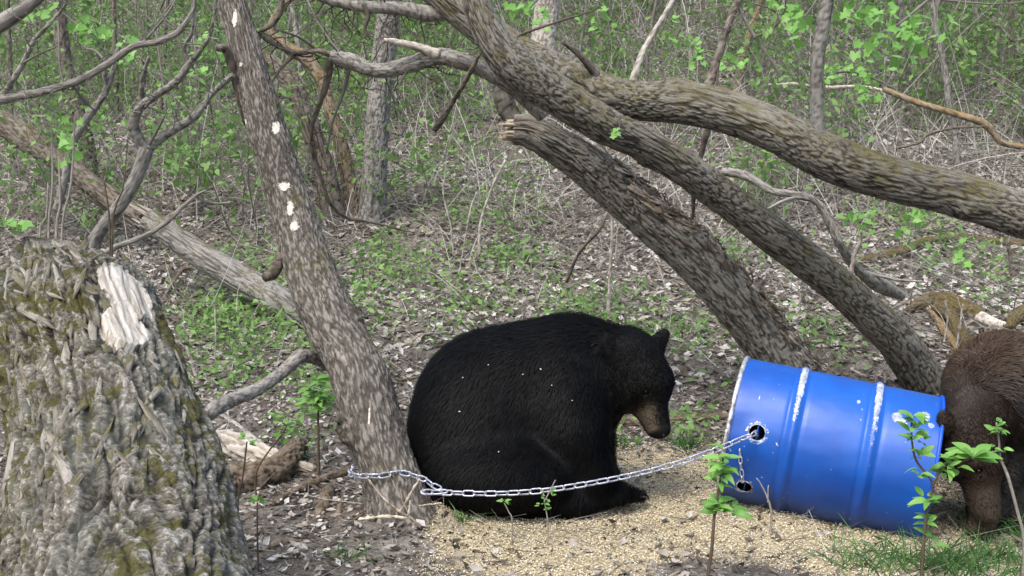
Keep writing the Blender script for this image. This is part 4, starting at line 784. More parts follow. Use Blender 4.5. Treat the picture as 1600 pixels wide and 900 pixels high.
def black_bear():
    D = 4.42
    def B(px, py, dy=0): return P(px, py, D+dy)
    k = D/FPX
    def R(*a): return np.array(a)*k
    # head frame
    lat = unit(np.array([.80, .60, -.03])); mz = unit(np.array([.30, -.34, -.89])); mz = unit(mz-lat*mz.dot(lat)); top = np.cross(lat, mz); top = top if top[0] > 0 else -top
    HR = np.stack([lat, mz, top])
    hc = B(996, 583, -.10)
    def H(a, b, c): return hc+(lat*a+mz*b+top*c)
    pr = [('e', .05, B(765, 690, .0), R(128, 112, 122)),
          ('e', .09, B(790, 625, .02), R(138, 105, 116)),
          ('e', .09, B(868, 600, .0), R(112, 92, 100)),
          ('e', .08, B(850, 690, .02), R(98, 90, 110)),
          ('c', .09, B(905, 570, -.01), B(972, 570, -.05), 74*k, 60*k),
          ('e', .04, B(920, 615, -.02), R(50, 58, 66)),
          # near thigh, shin, foot
          ('e', .05, B(790, 735, -.19), R(112, 78, 66)),
          ('c', .05, B(700, 770, -.14), B(900, 775, -.2), 44*k, 34*k),
          ('c', .04, B(880, 778, -.2), B(968, 772, -.18), 26*k, 15*k),
          ('c', .03, B(965, 772, -.17), B(1003, 774, -.16), 12*k, 8*k),
          # near arm
          ('e', .05, B(890, 648, -.18), R(56, 48, 84)),
          ('c', .05, B(900, 670, -.2), B(925, 735, -.2), 42*k, 28*k),
          ('c', .04, B(925, 735, -.2), B(945, 765, -.16), 27*k, 20*k),
          # far arm
          ('c', .05, B(925, 650, .08), B(938, 735, .06), 34*k, 23*k),
          ('c', .03, B(938, 735, .06), B(962, 768, .04), 22*k, 16*k),
          # far leg
          ('e', .04, B(800, 760, .2), R(110, 60, 50)),
          # head
          ('e', .05, H(0, -.0, -.02), np.array([.128, .15, .135]), HR),
          ('e', .04, H(0, .06, .06), np.array([.10, .085, .07]), HR),
          ('e', .04, H(-.085, .05, -.03), np.array([.05, .085, .07]), HR),
          ('e', .04, H(.085, .05, -.03), np.array([.05, .085, .07]), HR),
          ('c', .035, H(0, .10, .035), H(0, .235, .03), .060, .044),
          ('c', .03, H(0, .12, -.02), H(0, .225, -.0), .05, .034),
          ('e', .012, H(0, .254, .045), np.array([.028, .018, .022]), HR),
          # brows
          ('e', .02, H(-.06, .07, .085), np.array([.025, .02, .018]), HR),
          ('e', .02, H(.06, .07, .085), np.array([.025, .02, .018]), HR),
          # ears
          ('e', .014, H(-.150, -.118, .035), np.array([.046, .054, .022]), HR),
          ('c', .018, H(.125, -.095, .0), H(.205, -.152, .01), .046, .022),
          # eye sockets
          ('e', -.012, H(-.062, .098, .082), np.array([.013, .012, .012]), HR),
          ('e', -.012, H(.062, .098, .082), np.array([.013, .012, .012]), HR)]
    f = bear_sdf(pr); lo = B(610, 830, -.5); hi = B(1090, 470, .5); lo = np.array([lo[0], D-.5, -.05]); hi = np.array([P(1090, 500, D)[0]+.05, D+.45, P(800, 470, D)[2]+.05])
    V, q, N = build_sdf(f, lo, hi, .011)
    root = empty('bear', (B(800, 800)[0], D, gz(B(800, 800)[0], D)), 'large black bear sitting with its head bowed, left of the blue drum', 'bear')
    def isface(p):
        y = p-hc; b = y@mz; c = y@top; a = y@lat; return a, b, c
    a, b_, c_ = isface(V)
    tan = ss(.09, .14, b_)*(1-ss(.022, .05, c_+.2*np.abs(a)-0.0)*ss(.028, .012, np.abs(a)))*(b_ < .4)*(np.abs(a) < .08)
    tan = ss(.12, .17, b_)*ss(.024, .046, np.abs(a))*(c_ > -.055)*(np.abs(a) < .09)*(np.abs(c_) < .12)*(1-ss(.235, .255, b_))
    m = M('black_bear_skin', .75, .1); m.col(m.ramp(m.attr('tan'), [(0, (.007, .0065, .0065)), (1, (.09, .07, .05))])); m.bump(m.noise(m.n('NewGeometry').outputs['Position'], 180, 3), .3, .004)
    mesh('body', V, q, m.m, root, True, {'tan': tan})
    FM = fur_mat('black_bear_fur', [(0, (.0015, .0016, .002)), (.6, (.0042, .0043, .0055)), (.75, (.013, .0105, .009)), (1, (.115, .096, .074))], .62, .13)
    def flow(p):
        base = np.tile(np.array([-.35, -.05, -.9]), (len(p), 1)); a, b, c = isface(p); hd = ss(.22, .12, np.linalg.norm((p-hc), axis=1))*1.0
        hd = np.maximum(hd, ((b > .05) & (np.abs(a) < .12) & (np.abs(c) < .14)).astype(float)); hf = -mz*.9-top*.1
        z = P(800, 500, D)[2]; up_ = ss(z-.15, z, p[:, 2])[:, None]; base = base*(1-up_)+np.array([-1., 0, -.25])*up_
        return base*(1-hd[:, None])+hf*hd[:, None]
    def length(p):
        a, b, c = isface(p); L = .038+0*a; fd = np.linalg.norm(p-hc, axis=1); L = L*(1-.62*ss(.22, .14, fd)); face = (b > .06) & (np.abs(a) < .12) & (np.abs(c) < .14) & (fd < .4); L = np.where(face, .010, L)
        L = np.where(face & (b > .238), 0, L)
        ear = (np.linalg.norm(p-H(.18, -.135, .01), axis=1) < .08) | (np.linalg.norm(p-H(-.125, -.105, .005), axis=1) < .07); L = np.where(ear, .012, L)
        for s in (-1, 1):
            L = np.where(np.linalg.norm(p-H(s*.062, .098, .082), axis=1) < .016, 0, L)
        low = p[:, 2] < .09; L = np.where(low, .02, L); return L
    def rndf(p, r):
        a, b, c = isface(p); t = ss(.12, .17, b)*ss(.024, .046, np.abs(a))*(c > -.055)*(np.abs(a) < .09)*(np.abs(c) < .12)
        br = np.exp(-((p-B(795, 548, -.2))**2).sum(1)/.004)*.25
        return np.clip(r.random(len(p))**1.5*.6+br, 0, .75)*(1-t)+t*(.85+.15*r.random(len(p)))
    r = np.random.default_rng(3); Vf, Ff, A = fur(V, q, N, flow, length, 125000, .0015, r, rndf)
    tag(mesh('fur', Vf, Ff, FM, root, True, A), 'black coat of dense fur', kind='stuff')
    ME = M('bear_eye', .12, .6); ME.col((.01, .006, .004)); MN = M('bear_nose', .35, .5); MN.col((.02, .018, .018)); MC = M('bear_claw', .4, .4); MC.col((.06, .045, .035))
    for s in (-1, 1): ball('eye', H(s*.062, .096, .079), (.011,)*3, ME.m, root)
    ball('nose', H(0, .258, .048), (.026, .015, .02), MN.m, root, HR)
    for s in (-1, 1): ball('nostril', H(s*.013, .271, .052), (.005, .004, .007), ME.m, root, HR)
    claws(root, [B(1003, 774, -.16)], unit(np.array([1, -.15, -.25])), MC.m, 5, .011, .03)
    # corn kernels stuck in the coat: chaff
    bag = Bag()
    for (px, py) in ((723, 590), (817, 585), (845, 577), (894, 626), (718, 643), (763, 570), (779, 706), (862, 602)):
        # march to the coat
        for dd in np.arange(-.45, .3, .004):
            p = B(px, py, dd)
            if f(p[None])[0] < .028: break
        rr = .0045 if rng.random() < .5 else .003
        V1 = np.array([[-1.2, 0, 0], [0, 0, .6], [1.2, 0, 0], [0, 0, -.6], [0, -.5, 0], [0, .5, 0]])*rr+p; Fx = np.array([[0, 1, 4], [1, 2, 4], [2, 3, 4], [3, 0, 4], [1, 0, 5], [2, 1, 5], [3, 2, 5], [0, 3, 5]])
        o = mesh('corn_kernel', V1, Fx, CORN, None, False, {'rnd': np.full(6, .9)}, loc=p); o.rotation_euler[1] = rng.normal()*.4
        tag(o, 'small pale corn kernel stuck in the black bear coat', 'kernel', 'corn kernels on the black coat')
    return f
def ball(name, c, r, mat, parent, R=None, seg=14):
    u = np.linspace(0, math.pi, seg//2+1); v = np.linspace(0, 2*math.pi, seg, endpoint=False); U, W = np.meshgrid(u, v, indexing='ij')
    X = np.stack([np.sin(U)*np.cos(W), np.sin(U)*np.sin(W), np.cos(U)], -1).reshape(-1, 3)*np.array(r)
    if R is not None: X = X@R
    n = len(u); i = np.arange(n-1)[:, None]*seg; j = np.arange(seg)[None]; F = np.stack([i+j, i+(j+1) % seg, i+seg+(j+1) % seg, i+seg+j], -1).reshape(-1, 4)
    return mesh(name, X+c, F[:, ::-1], mat, parent)
def claws(root, spots, d, mat, n, gap, L):
    for c in spots:
        side = unit(np.cross(d, [0, 0, 1.]))
        for i in range(n):
            p = c+side*(i-(n-1)/2)*gap; q = np.array([[*(p-d*.008), .005], [*(p+d*L*.5+[0, 0, .003]), .0035], [*(p+d*L+[0, 0, -.008]), .0008]]); V, F, A = tube(q, 7, 6); mesh('claw', V, F, mat, root)
black_bear()

def brown_bear():
    D = 4.1; k = D/FPX
    def B(px, py, dy=0): return P(px, py, D+dy)
    def R(*a): return np.array(a)*k
    lat = unit(np.array([.93, .36, .02])); mz = unit(np.array([-.10, -.32, -.94])); mz = unit(mz-lat*mz.dot(lat)); top = np.cross(lat, mz); top = top if top[1] < 0 else -top
    HR = np.stack([lat, mz, top]); hc = B(1516, 688, -.08)
    def H(a, b, c): return hc+(lat*a+mz*b+top*c)
    g = gz(2.0, 4.2)
    def foot(px, dy, z=.03): p = B(px, 700, dy); p[2] = gz(p[0], p[1])+z; return p
    pr = [('e', .06, B(1590, 640, .30), R(112, 120, 122)),
          ('e', .09, B(1566, 610, .2), R(82, 90, 92)),
          ('c', .10, B(1640, 645, .40), B(1800, 665, .80), 118*k, 116*k),
          ('e', .09, B(1790, 670, .8), R(120, 120, 120)),
          ('c', .08, B(1560, 610, .15), B(1515, 665, .0), 72*k, 55*k),
          ('c', .06, B(1580, 690, .22), foot(1588, .15, .1), 50*k, 30*k),
          ('c', .05, foot(1588, .15, .14), foot(1580, .05, .045), 28*k, 24*k),
          ('c', .06, B(1660, 700, .3), foot(1660, .2, .1), 55*k, 30*k), ('c', .05, foot(1660, .2, .1), foot(1650, .1), 28*k, 20*k),
          ('c', .06, B(1560, 720, .1), foot(1545, .0, .10), 34*k, 25*k), ('c', .04, foot(1545, .0, .09), foot(1536, -.1, .04), 24*k, 19*k),
          ('c', .06, B(1800, 720, .6), foot(1800, .55, .05), 70*k, 36*k), ('c', .06, B(1840, 720, .95), foot(1840, .9, .05), 70*k, 36*k),
          ('e', .05, H(0, 0, -.02), np.array([.118, .135, .12]), HR),
          ('e', .04, H(0, .07, .04), np.array([.085, .09, .07]), HR),
          ('e', .04, H(-.07, .06, -.03), np.array([.045, .08, .06]), HR), ('e', .04, H(.07, .06, -.03), np.array([.045, .08, .06]), HR),
          ('c', .035, H(0, .12, .03), H(0, .27, .02), .062, .042), ('c', .03, H(0, .14, -.02), H(0, .25, -.01), .05, .034),
          ('e', .012, H(0, .287, .035), np.array([.027, .017, .022]), HR),
          ('e', .02, H(-.055, .085, .075), np.array([.025, .02, .018]), HR), ('e', .02, H(.055, .085, .075), np.array([.025, .02, .018]), HR),
          ('e', .018, H(-.116, -.07, .02), np.array([.036, .05, .022]), HR), ('e', .018, H(.128, -.06, .0), np.array([.034, .045, .018]), HR),
          ('e', -.012, H(-.055, .11, .078), np.array([.012, .012, .012]), HR), ('e', -.012, H(.055, .11, .078), np.array([.012, .012, .012]), HR)]
    f = bear_sdf(pr); lo = np.array([B(1430, 700, -.3)[0], D-.45, -.12]); hi = np.array([B(1960, 700, .9)[0]+.3, D+1.45, .98])
    V, q, N = build_sdf(f, lo, hi, .014)
    base = foot(1600, .3, 0); root = empty('bear', base, 'cinnamon brown bear grazing head down beside the right end of the blue drum', 'bear')
    def isf(p): y = p-hc; return y@lat, y@mz, y@top
    a, b_, c_ = isf(V); tan = ss(.14, .2, b_)*(np.abs(a) < .09)*(np.abs(c_) < .12)*.8
    m = M('brown_bear_skin', .7, .2); m.col(m.ramp(m.attr('tan'), [(0, (.022, .012, .008)), (1, (.06, .045, .035))])); mesh('body', V, q, m.m, root, True, {'tan': tan})
    FM = fur_mat('brown_bear_fur', [(0, (.007, .0055, .0045)), (.35, (.022, .015, .011)), (.65, (.078, .046, .028)), (.82, (.16, .10, .062)), (.86, (.06, .045, .035)), (1, (.17, .13, .10))], .6, .25)
    def flow(p):
        a, b, c = isf(p); base = np.tile(np.array([.75, .35, -.55]), (len(p), 1)); hd = ((np.linalg.norm(p-hc, axis=1) < .2) | ((b > .05) & (np.abs(a) < .12) & (np.abs(c) < .14))).astype(float)[:, None]
        return base*(1-hd)+(-mz)*hd
    def length(p):
        a, b, c = isf(p); fd = np.linalg.norm(p-hc, axis=1); L = np.where(fd < .2, .014, .04); face = (b > .08) & (np.abs(a) < .12) & (np.abs(c) < .14) & (fd < .45); L = np.where(face, .009, L); L = np.where(face & (b > .275), 0, L); return np.where(p[:, 2] < .15, .018, L)
    def rndf(p, r):
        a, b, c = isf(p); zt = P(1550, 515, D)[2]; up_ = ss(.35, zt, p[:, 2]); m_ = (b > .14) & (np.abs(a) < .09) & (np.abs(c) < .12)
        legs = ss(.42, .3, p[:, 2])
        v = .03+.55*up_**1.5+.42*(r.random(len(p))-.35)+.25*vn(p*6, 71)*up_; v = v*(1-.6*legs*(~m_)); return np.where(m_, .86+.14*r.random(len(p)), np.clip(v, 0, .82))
    r = np.random.default_rng(5)
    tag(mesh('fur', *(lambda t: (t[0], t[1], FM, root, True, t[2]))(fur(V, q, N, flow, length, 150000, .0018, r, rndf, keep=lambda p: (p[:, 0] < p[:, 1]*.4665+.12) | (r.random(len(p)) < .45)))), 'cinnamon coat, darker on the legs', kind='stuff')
    ME = M('brown_bear_eye', .12, .6); ME.col((.01, .006, .004)); MN = M('brown_bear_nose', .35, .5); MN.col((.03, .024, .022)); MC = M('brown_bear_claw', .4, .4); MC.col((.03, .022, .018))
    for s in (-1, 1): ball('eye', H(s*.055, .108, .074), (.01,)*3, ME.m, root)
    ball('nose', H(0, .29, .037), (.025, .014, .02), MN.m, root, HR)
    for s in (-1, 1): ball('nostril', H(s*.012, .302, .04), (.005, .004, .007), ME.m, root, HR)
    claws(root, [foot(1534, -.13, .03)], unit(np.array([-.15, -1, -.3])), MC.m, 5, .014, .035)
brown_bear()

# ---------------------------------------------------------------- blue steel drum
def drum():
    CL = P(1148, 669, 4.38); CR = P(1450, 735, 4.15); ax = CR-CL; L = np.linalg.norm(ax); ax = ax/L; Rr = 0.288
    upn = unit(np.array([0, 0, 1.])-ax*ax[2]); fr = np.cross(ax, upn); fr = fr if fr[1] < 0 else -fr     # towards the camera
    prof = [(0, .0, 0)]
    nz, nt = 170, 240; z = np.linspace(0, L, nz); rad = np.full(nz, Rr)
    for zc in (.31*L, .69*L): rad = rad+.011*np.exp(-((z-zc)/.015)**2)-.003*np.exp(-((z-zc+.028)/.008)**2)-.003*np.exp(-((z-zc-.028)/.008)**2)
    th = np.linspace(0, 2*math.pi, nt, endpoint=False); TH, Z = np.meshgrid(th, z); RR = np.repeat(rad[:, None], nt, 1)
    # dents
    pnt = np.stack([np.cos(TH)*3, np.sin(TH)*3, Z*5], -1); RR = RR+.003*fbm(pnt, 3, 91)
    for (zc, tc, wd, dp) in ((.12, 1.9, .06, .006), (.5, .8, .09, .006), (.62, 2.5, .05, .004), (.75, .4, .07, .007), (.04, 1.3, .04, .004)):
        RR = RR-dp*np.exp(-(((Z-zc)**2+((TH-tc)*Rr)**2)/wd**2))
    # holes: theta measured from up towards the camera
    holes = []
    def loc(px, py):
        for D in np.arange(3.6, 4.6, .002):
            p = P(px, py, D)-CL; t = p.dot(ax); r = np.linalg.norm(p-t*ax)
            if r < Rr: return t, math.atan2(p.dot(fr), p.dot(upn)) % (2*math.pi)
    keepf = np.ones((nz-1, nt), bool); allh = []
    for (px, py, hr) in ((1183, 676, .031), (1163, 760, .030)):
        zc, tc = loc(px, py); u = Z-zc; v = np.angle(np.exp(1j*(TH-tc)))*Rr; d = np.hypot(u, v)+1e-9
        ud = (u[:-1]+u[1:])/2; vd = (v+np.roll(v, -1, 1))[:-1]/2; rem = np.hypot(ud, vd) < .6*hr; keepf &= ~rem
        nd = np.where(d < 2*hr, hr+(np.maximum(d, .5*hr)-.5*hr)*(hr/(1.5*hr)), d)
        bd = np.zeros_like(d, bool); bd[:-1] |= rem; bd[1:] |= rem; bd[:-1] |= np.roll(rem, 1, 1); bd[1:] |= np.roll(rem, 1, 1)
        nd = np.where(bd, hr, nd); Z = zc+u*nd/d; TH = TH+(v*nd/d-v)/Rr; allh.append((zc, tc, hr, d))
    def W(zz, tt, rr): return CL+ax*zz[..., None]+rr[..., None]*(np.cos(tt)[..., None]*upn+np.sin(tt)[..., None]*fr)
    V = W(Z, TH, RR).reshape(-1, 3); i = np.arange(nz-1)[:, None]*nt; j = np.arange(nt)[None]; F = np.stack([i+j, i+(j+1) % nt, i+nt+(j+1) % nt, i+nt+j], -1)[keepf]
    # wear (bare metal) mask
    wear = np.zeros_like(Z)
    for zc, lim in ((.31*L, 1.18), (.69*L, 1.22)):
        top_ = ss(lim+.35, lim-.1, TH)*(TH < 3)*(1-.5*ss(.15, lim, TH)); wear = np.maximum(wear, 1.02*np.exp(-((Z-zc)/.014)**4)*top_*1.0)
    def blob(px, py, a, b, s=.9):
        zc, tc = loc(px, py); return s*np.exp(-.5*(((Z-zc)/a)**2+(np.angle(np.exp(1j*(TH-tc)))*Rr/b)**2))
    for t in ((1402, 652, .017, .02, 1.1), (1412, 660, .012, .012), (1447, 650, .014, .02, 1.1), (1455, 665, .012, .012), (1342, 628, .006, .012, .75), (1347, 640, .004, .012, .7), (1186, 622, .003, .014, .8), (1345, 655, .004, .004, .8), (1188, 635, .006, .004, .6), (1160, 640, .003, .006, .5), (1338, 718, .002, .012, .6), (1278, 690, .002, .006, .5)): wear = np.maximum(wear, blob(*t))
    for (zc, tc, hr, d) in allh: wear = np.maximum(wear, .56*ss(hr*1.5, hr*1.05, d) if hr > .0305 else .5*ss(hr*1.5, hr, d))
    m = M('blue_paint', .32, .5); oc = m.n('TexCoord').outputs['Object']; wv = m.attr('wear'); nz_ = m.noise(oc, 55, 6, .8)
    k = m.ramp(m.math('ADD', wv, m.math('MULTIPLY', m.math('SUBTRACT', nz_, .5), 1.5)), [(.56, (0, 0, 0)), (.60, (1, 1, 1))])
    blue = m.ramp(m.noise(oc, 3, 5, .6), [(.35, (.003, .052, .29)), (.65, (.004, .084, .41))]); dirt = m.ramp(m.noise(oc, 14, 6, .75), [(.55, (0, 0, 0)), (.8, (1, 1, 1))]); blue = m.mix(m.math('MULTIPLY', dirt, .16), blue, (.05, .06, .09))
    gr = m.attr('under_dark'); gk = m.ramp(m.math('ADD', gr, m.math('MULTIPLY', m.math('SUBTRACT', m.noise(oc, 9, 6, .7), .5), .6)), [(.35, (0, 0, 0)), (.95, (1, 1, 1))]); blue = m.mix(m.math('MULTIPLY', gk, .8), blue, (.035, .032, .03))
    metal = m.ramp(m.noise(oc, 45, 4, .7), [(.35, (.17, .2, .28)), (.5, (.33, .36, .43)), (.65, (.58, .6, .68))])
    m.col(m.mix(k, blue, metal)); m.t.links.new(m.math('ADD', m.math('MULTIPLY', m.noise(oc, 8, 4), .3), .27), m.b.inputs['Roughness']); m.bump(m.math('ADD', m.noise(oc, 30, 3), m.math('MULTIPLY', k, -.3)), .1, .003)
    nzv = vn(np.stack([np.cos(TH)*26, np.sin(TH)*26, Z*90], -1), 55); wear = np.maximum(wear, .6*ss(.97, 1.04, nzv))
    under_dark = ss(1.6, 2.9, np.where(TH > math.pi, 2*math.pi-TH, TH))*.9  # darkening towards the underside, mixed into the paint colour
    root = empty('steel_drum', CL, 'dented blue steel drum lying tilted on the corn with two holes and scuffed bands', 'drum')
    sh = mesh('shell', V, [F], m.m, root, True, {'wear': wear.ravel(), 'under_dark': under_dark.ravel()}); md = sh.modifiers.new('thickness', 'SOLIDIFY'); md.thickness = .002; md.offset = 0
    # heads
    rim = M('rim_metal', .4, .5); rim.b.inputs['Metallic'].default_value = .6; rim.col(rim.ramp(rim.noise(rim.n('TexCoord').outputs['Object'], 30, 5, .75), [(.35, (.12, .12, .13)), (.5, (.5, .5, .52)), (.7, (.8, .8, .8))]))
    def lathe(prf, nseg, name, mat):
        prf = np.array(prf); t = np.linspace(0, 2*math.pi, nseg, endpoint=False); TT, ZZ = np.meshgrid(t, prf[:, 0]); RRR = np.repeat(prf[:, 1:2], nseg, 1); Vv = W(ZZ, TT, RRR).reshape(-1, 3)
        n_ = len(prf); i = np.arange(n_-1)[:, None]*nseg; j = np.arange(nseg)[None]; return mesh(name, Vv, np.stack([i+j, i+(j+1) % nseg, i+nseg+(j+1) % nseg, i+nseg+j], -1).reshape(-1, 4), mat, root)
    c = np.linspace(0, 2*math.pi, 11)
    lathe([(-.002+.009*math.cos(a), Rr+.003+.008*math.sin(a)) for a in c], 120, 'closing_ring', rim.m)
    pm = M('blue_rim', .4, .4); pm.col((.004, .07, .5))
    lathe([(L+.007*math.cos(a), Rr+.002+.006*math.sin(a)) for a in c], 120, 'bottom_rim', pm.m)
    lathe([(.012, Rr), (.016, Rr-.01), (.016, .0005)], 96, 'lid', pm.m); lathe([(L-.012, Rr), (L-.016, Rr-.01), (L-.016, .0005)], 96, 'bottom', pm.m)
    lb = P(1128, 694, 4.08); 
    # ring bolt
    zc, tc = -.004, loc(1160, 690)[1]; c0 = CL+ax*zc+(Rr+.018)*(math.cos(tc)*upn+math.sin(tc)*fr); tan_ = -math.sin(tc)*upn+math.cos(tc)*fr
    Vb, Fb, Ab = tube(np.array([[*(c0-tan_*.035), .006], [*c0, .006], [*(c0+tan_*.035), .006]]), 8, 8); mesh('ring_bolt', Vb, Fb, rim.m, root, True, Ab)
    # hole collars
    cm = M('hole_burr', .5, .4); cm.col(cm.ramp(cm.noise(cm.n('TexCoord').outputs['Object'], 60, 4, .7), [(.4, (.1, .09, .09)), (.6, (.6, .6, .62))]))
    hp = []
    for (zc, tc, hr, d) in allh:
        n_ = unit(math.cos(tc)*upn+math.sin(tc)*fr); tn = -math.sin(tc)*upn+math.cos(tc)*fr; cc = CL+ax*zc+n_*(Rr+.001); a = np.linspace(0, 2*math.pi, 41)
        pts = np.array([[*(cc+ax*math.cos(x)*hr+tn*math.sin(x)*hr-n_*(hr*math.sin(x))**2/(2*Rr)), .0022] for x in a]); Vb, Fb, Ab = tube(pts, 6, 60, cap=False); mesh('hole_edge', Vb, Fb, cm.m, root, True, Ab); hp.append((cc, n_))
    # thin seam line along the drum
    return hp, CL, ax, Rr
hp, CL, AX, RR_ = drum()

# ---------------------------------------------------------------- chain
CH = M('galvanised_steel', .35, .5); CH.b.inputs['Metallic'].default_value = .55; CH.col(CH.ramp(CH.noise(CH.n('TexCoord').outputs['Object'], 120, 4, .7), [(.3, (.16, .17, .22)), (.6, (.56, .58, .68))]))
def link_mesh(L=.052, W=.027, r=.0032):
    a = W/2-r; s = L/2-r-a; P_ = []
    for i in range(9): t = -math.pi/2+math.pi*i/8; P_.append([s+a*math.cos(t), a*math.sin(t)])
    for i in range(9): t = math.pi/2+math.pi*i/8; P_.append([-s+a*math.cos(t), a*math.sin(t)])
    P_ = np.array(P_); n = len(P_); V = []
    for i in range(n):
        t = unit(P_[(i+1) % n]-P_[i-1]); nn = np.array([t[1], -t[0]])
        for k in range(8): b = 2*math.pi*k/8; V.append([*(P_[i]+nn*r*math.cos(b)), r*math.sin(b)])
    F = [[i*8+k, ((i+1) % n)*8+k, ((i+1) % n)*8+(k+1) % 8, i*8+(k+1) % 8] for i in range(n) for k in range(8)]
    o = mesh('link', np.array(V), np.array(F), CH.m, local=True); me = o.data; bpy.data.objects.remove(o); return me
LK = link_mesh(); LKS = link_mesh(.036, .018, .0024)
def chain(label, pts, pitch, me, cat='chain', part=None, parent=None):
    pts = np.array(pts, float); Q, s = spline(np.hstack([pts, np.zeros((len(pts), 1))]), 400); n = int(s[-1]/pitch)
    root = parent or empty('chain', pts[0], label, cat); base = wloc(root); T = np.gradient(Q[:, :3], axis=0)
    for i in range(n):
        c = [np.interp((i+.5)*pitch, s, Q[:, k]) for k in range(3)]; t = unit(np.array([np.interp((i+.5)*pitch, s, T[:, k]) for k in range(3)]))
        up_ = unit(np.cross(t, [0, 1, 0.])); a = (0.55 if i % 2 else 0.55+math.pi/2)+rng.normal()*.12; bn = np.cross(t, up_); y = up_*math.cos(a)+bn*math.sin(a); z = np.cross(t, y)
        o = link('link', me, root, np.array(c)-base); o.rotation_euler = Matrix((t, y, z)).transposed().to_euler()
    return root
h1 = hp[0][0]+hp[0][1]*.004
main = [P(662, 768, 3.98), P(700, 770, 3.93), P(780, 771, 3.9), P(860, 765, 3.9), P(960, 748, 3.92), P(1040, 729, 3.95), P(1110, 706, 3.99), P(1160, 685, 4.03), P(1178, 678, 4.05)]
main.append(h1-hp[0][1]*.05)
ch = chain('galvanised chain running from the leaning tree across the black bear into the drum hole', main, .041, LK)
tq = spline(pxpts(T1), 300)[0]
def around(z, a, off=.03):
    c = tq[np.argmin(np.abs(tq[:, 2]-z))]; return np.array([c[0]+math.sin(a)*(c[3]+off), c[1]-math.cos(a)*(c[3]+off), z])
z0 = P(563, 756, 4.0)[2]; z1 = P(650, 747, 4.0)[2]
loop = [around(z0-.0, math.radians(a)) for a in (-170, -140, -110, -80)] + [around(z0+.003, math.radians(-55)), around(z0+.012, math.radians(-25)), around(z0+.016, math.radians(0)), around(z1+.0, math.radians(30)), P(660, 748, 4.02), P(675, 757, 3.98), P(692, 766, 3.94)]
chain('', loop, .041, LK, parent=ch)
hk = [P(662, 765, 3.97), P(658, 768, 3.96), P(662, 772, 3.95), P(680, 772, 3.93), P(697, 770, 3.93), P(698, 766, 3.93), P(688, 765, 3.93)]
V, F, A = tube(np.array([[*p, .0035] for p in hk]), 8, 40); mesh('hook', V, F, CH.m, ch, True, A)
nn0 = unit(hp[0][1]*.5+hp[1][1]*.5); sc_ = [P(1156, 700, 4.02), P(1157, 720, 4.03), P(1160, 740, 4.06), hp[1][0]+hp[1][1]*.006-np.array([0, 0, -.01]), hp[1][0]-hp[1][1]*.04]
def ondrum(px, py):
    for D in np.arange(3.6, 4.7, .002):
        p = P(px, py, D)-CL; t = p.dot(AX)
        if np.linalg.norm(p-t*AX) < RR_+.010: return P(px, py, D)
cc = [ondrum(1156, 702), ondrum(1157, 720), ondrum(1159, 738), ondrum(1161, 752)]; cc.append(hp[1][0]-hp[1][1]*.03)
chain('short thin chain hanging down the drum into its lower hole', cc, .028, LKS)

# ---------------------------------------------------------------- foreground saplings with single leaves
def leafmesh(L, W, fold, droop, seed):
    r = np.random.default_rng(seed); n = 7; V = []; 
    for i in range(n):
        t = i/(n-1); w_ = W*math.sin(math.pi*min(1, t*.93+.05))**.8*(1-.25*t); z = -droop*t*t*L; V += [[L*t, -w_, z+fold*w_], [L*t, 0, z], [L*t, w_, z+fold*w_]]
    F = []
    for i in range(n-1):
        for a in (0, 1): F.append([3*i+a, 3*i+3+a, 3*i+4+a, 3*i+1+a])
    o = mesh('leaf', np.array(V), np.array(F), GREEN2, attrs={'rnd': np.full(len(V), r.random())}, local=True); me = o.data; bpy.data.objects.remove(o); return me
LM = [leafmesh(.066, .019, .35, .15+.3*(i % 3), i) for i in range(9)]
def leafy(label, stems, D, clusters, mat=BARK_ROT, name='young_sapling', cat='sapling', grp=None):
    b = P(stems[0][0][0], stems[0][0][1], D); bx = b[0]; root = empty(name, (bx, D, gz(bx, D)), label, cat)
    first = True
    for st in stems:
        pts = pxpts([(x, y, w_) for x, y, w_ in st], D, D+.01)
        if first: pts = np.vstack([[bx, D, gz(bx, D)-.01, pts[0][3]*1.1], pts]); first = False
        V, F, A = tube(pts, 7, 40); mesh('stem', V, F, mat, root, True, A)
    base = wloc(root)
    for (px, py, n, sc, spr) in clusters:
        for i in range(int(n*1.5)):
            a = 2.4*i+rng.random()*.6; el = -.1+.7*rng.random()
            d = unit(np.array([math.cos(a)*math.cos(el), math.sin(a)*math.cos(el)*.8, math.sin(el)+.15])); up_ = unit(np.array([0, -.45, 1])+.25*rng.normal(size=3)); y = unit(np.cross(up_, d)); z = np.cross(d, y)
            c = P(px+rng.normal()*spr*.4, py+rng.normal()*spr, D)+d*.006
            o = link('leaf', LM[int(rng.integers(0, 9))], root, c-base); o.rotation_euler = Matrix((d, y, z)).transposed().to_euler(); o.scale = (sc*(.62+.45*rng.random()),)*3
    return root
leafy('leafy green sapling before the left end of the drum with two leaf whorls', [[(1105, 905, 6), (1112, 860, 6), (1117, 800, 5), (1124, 760, 4), (1130, 715, 3)]], 3.45, [(1128, 728, 13, .85, 9), (1122, 750, 6, .7, 6), (1124, 790, 10, .85, 5), (1142, 797, 5, .8, 5)])
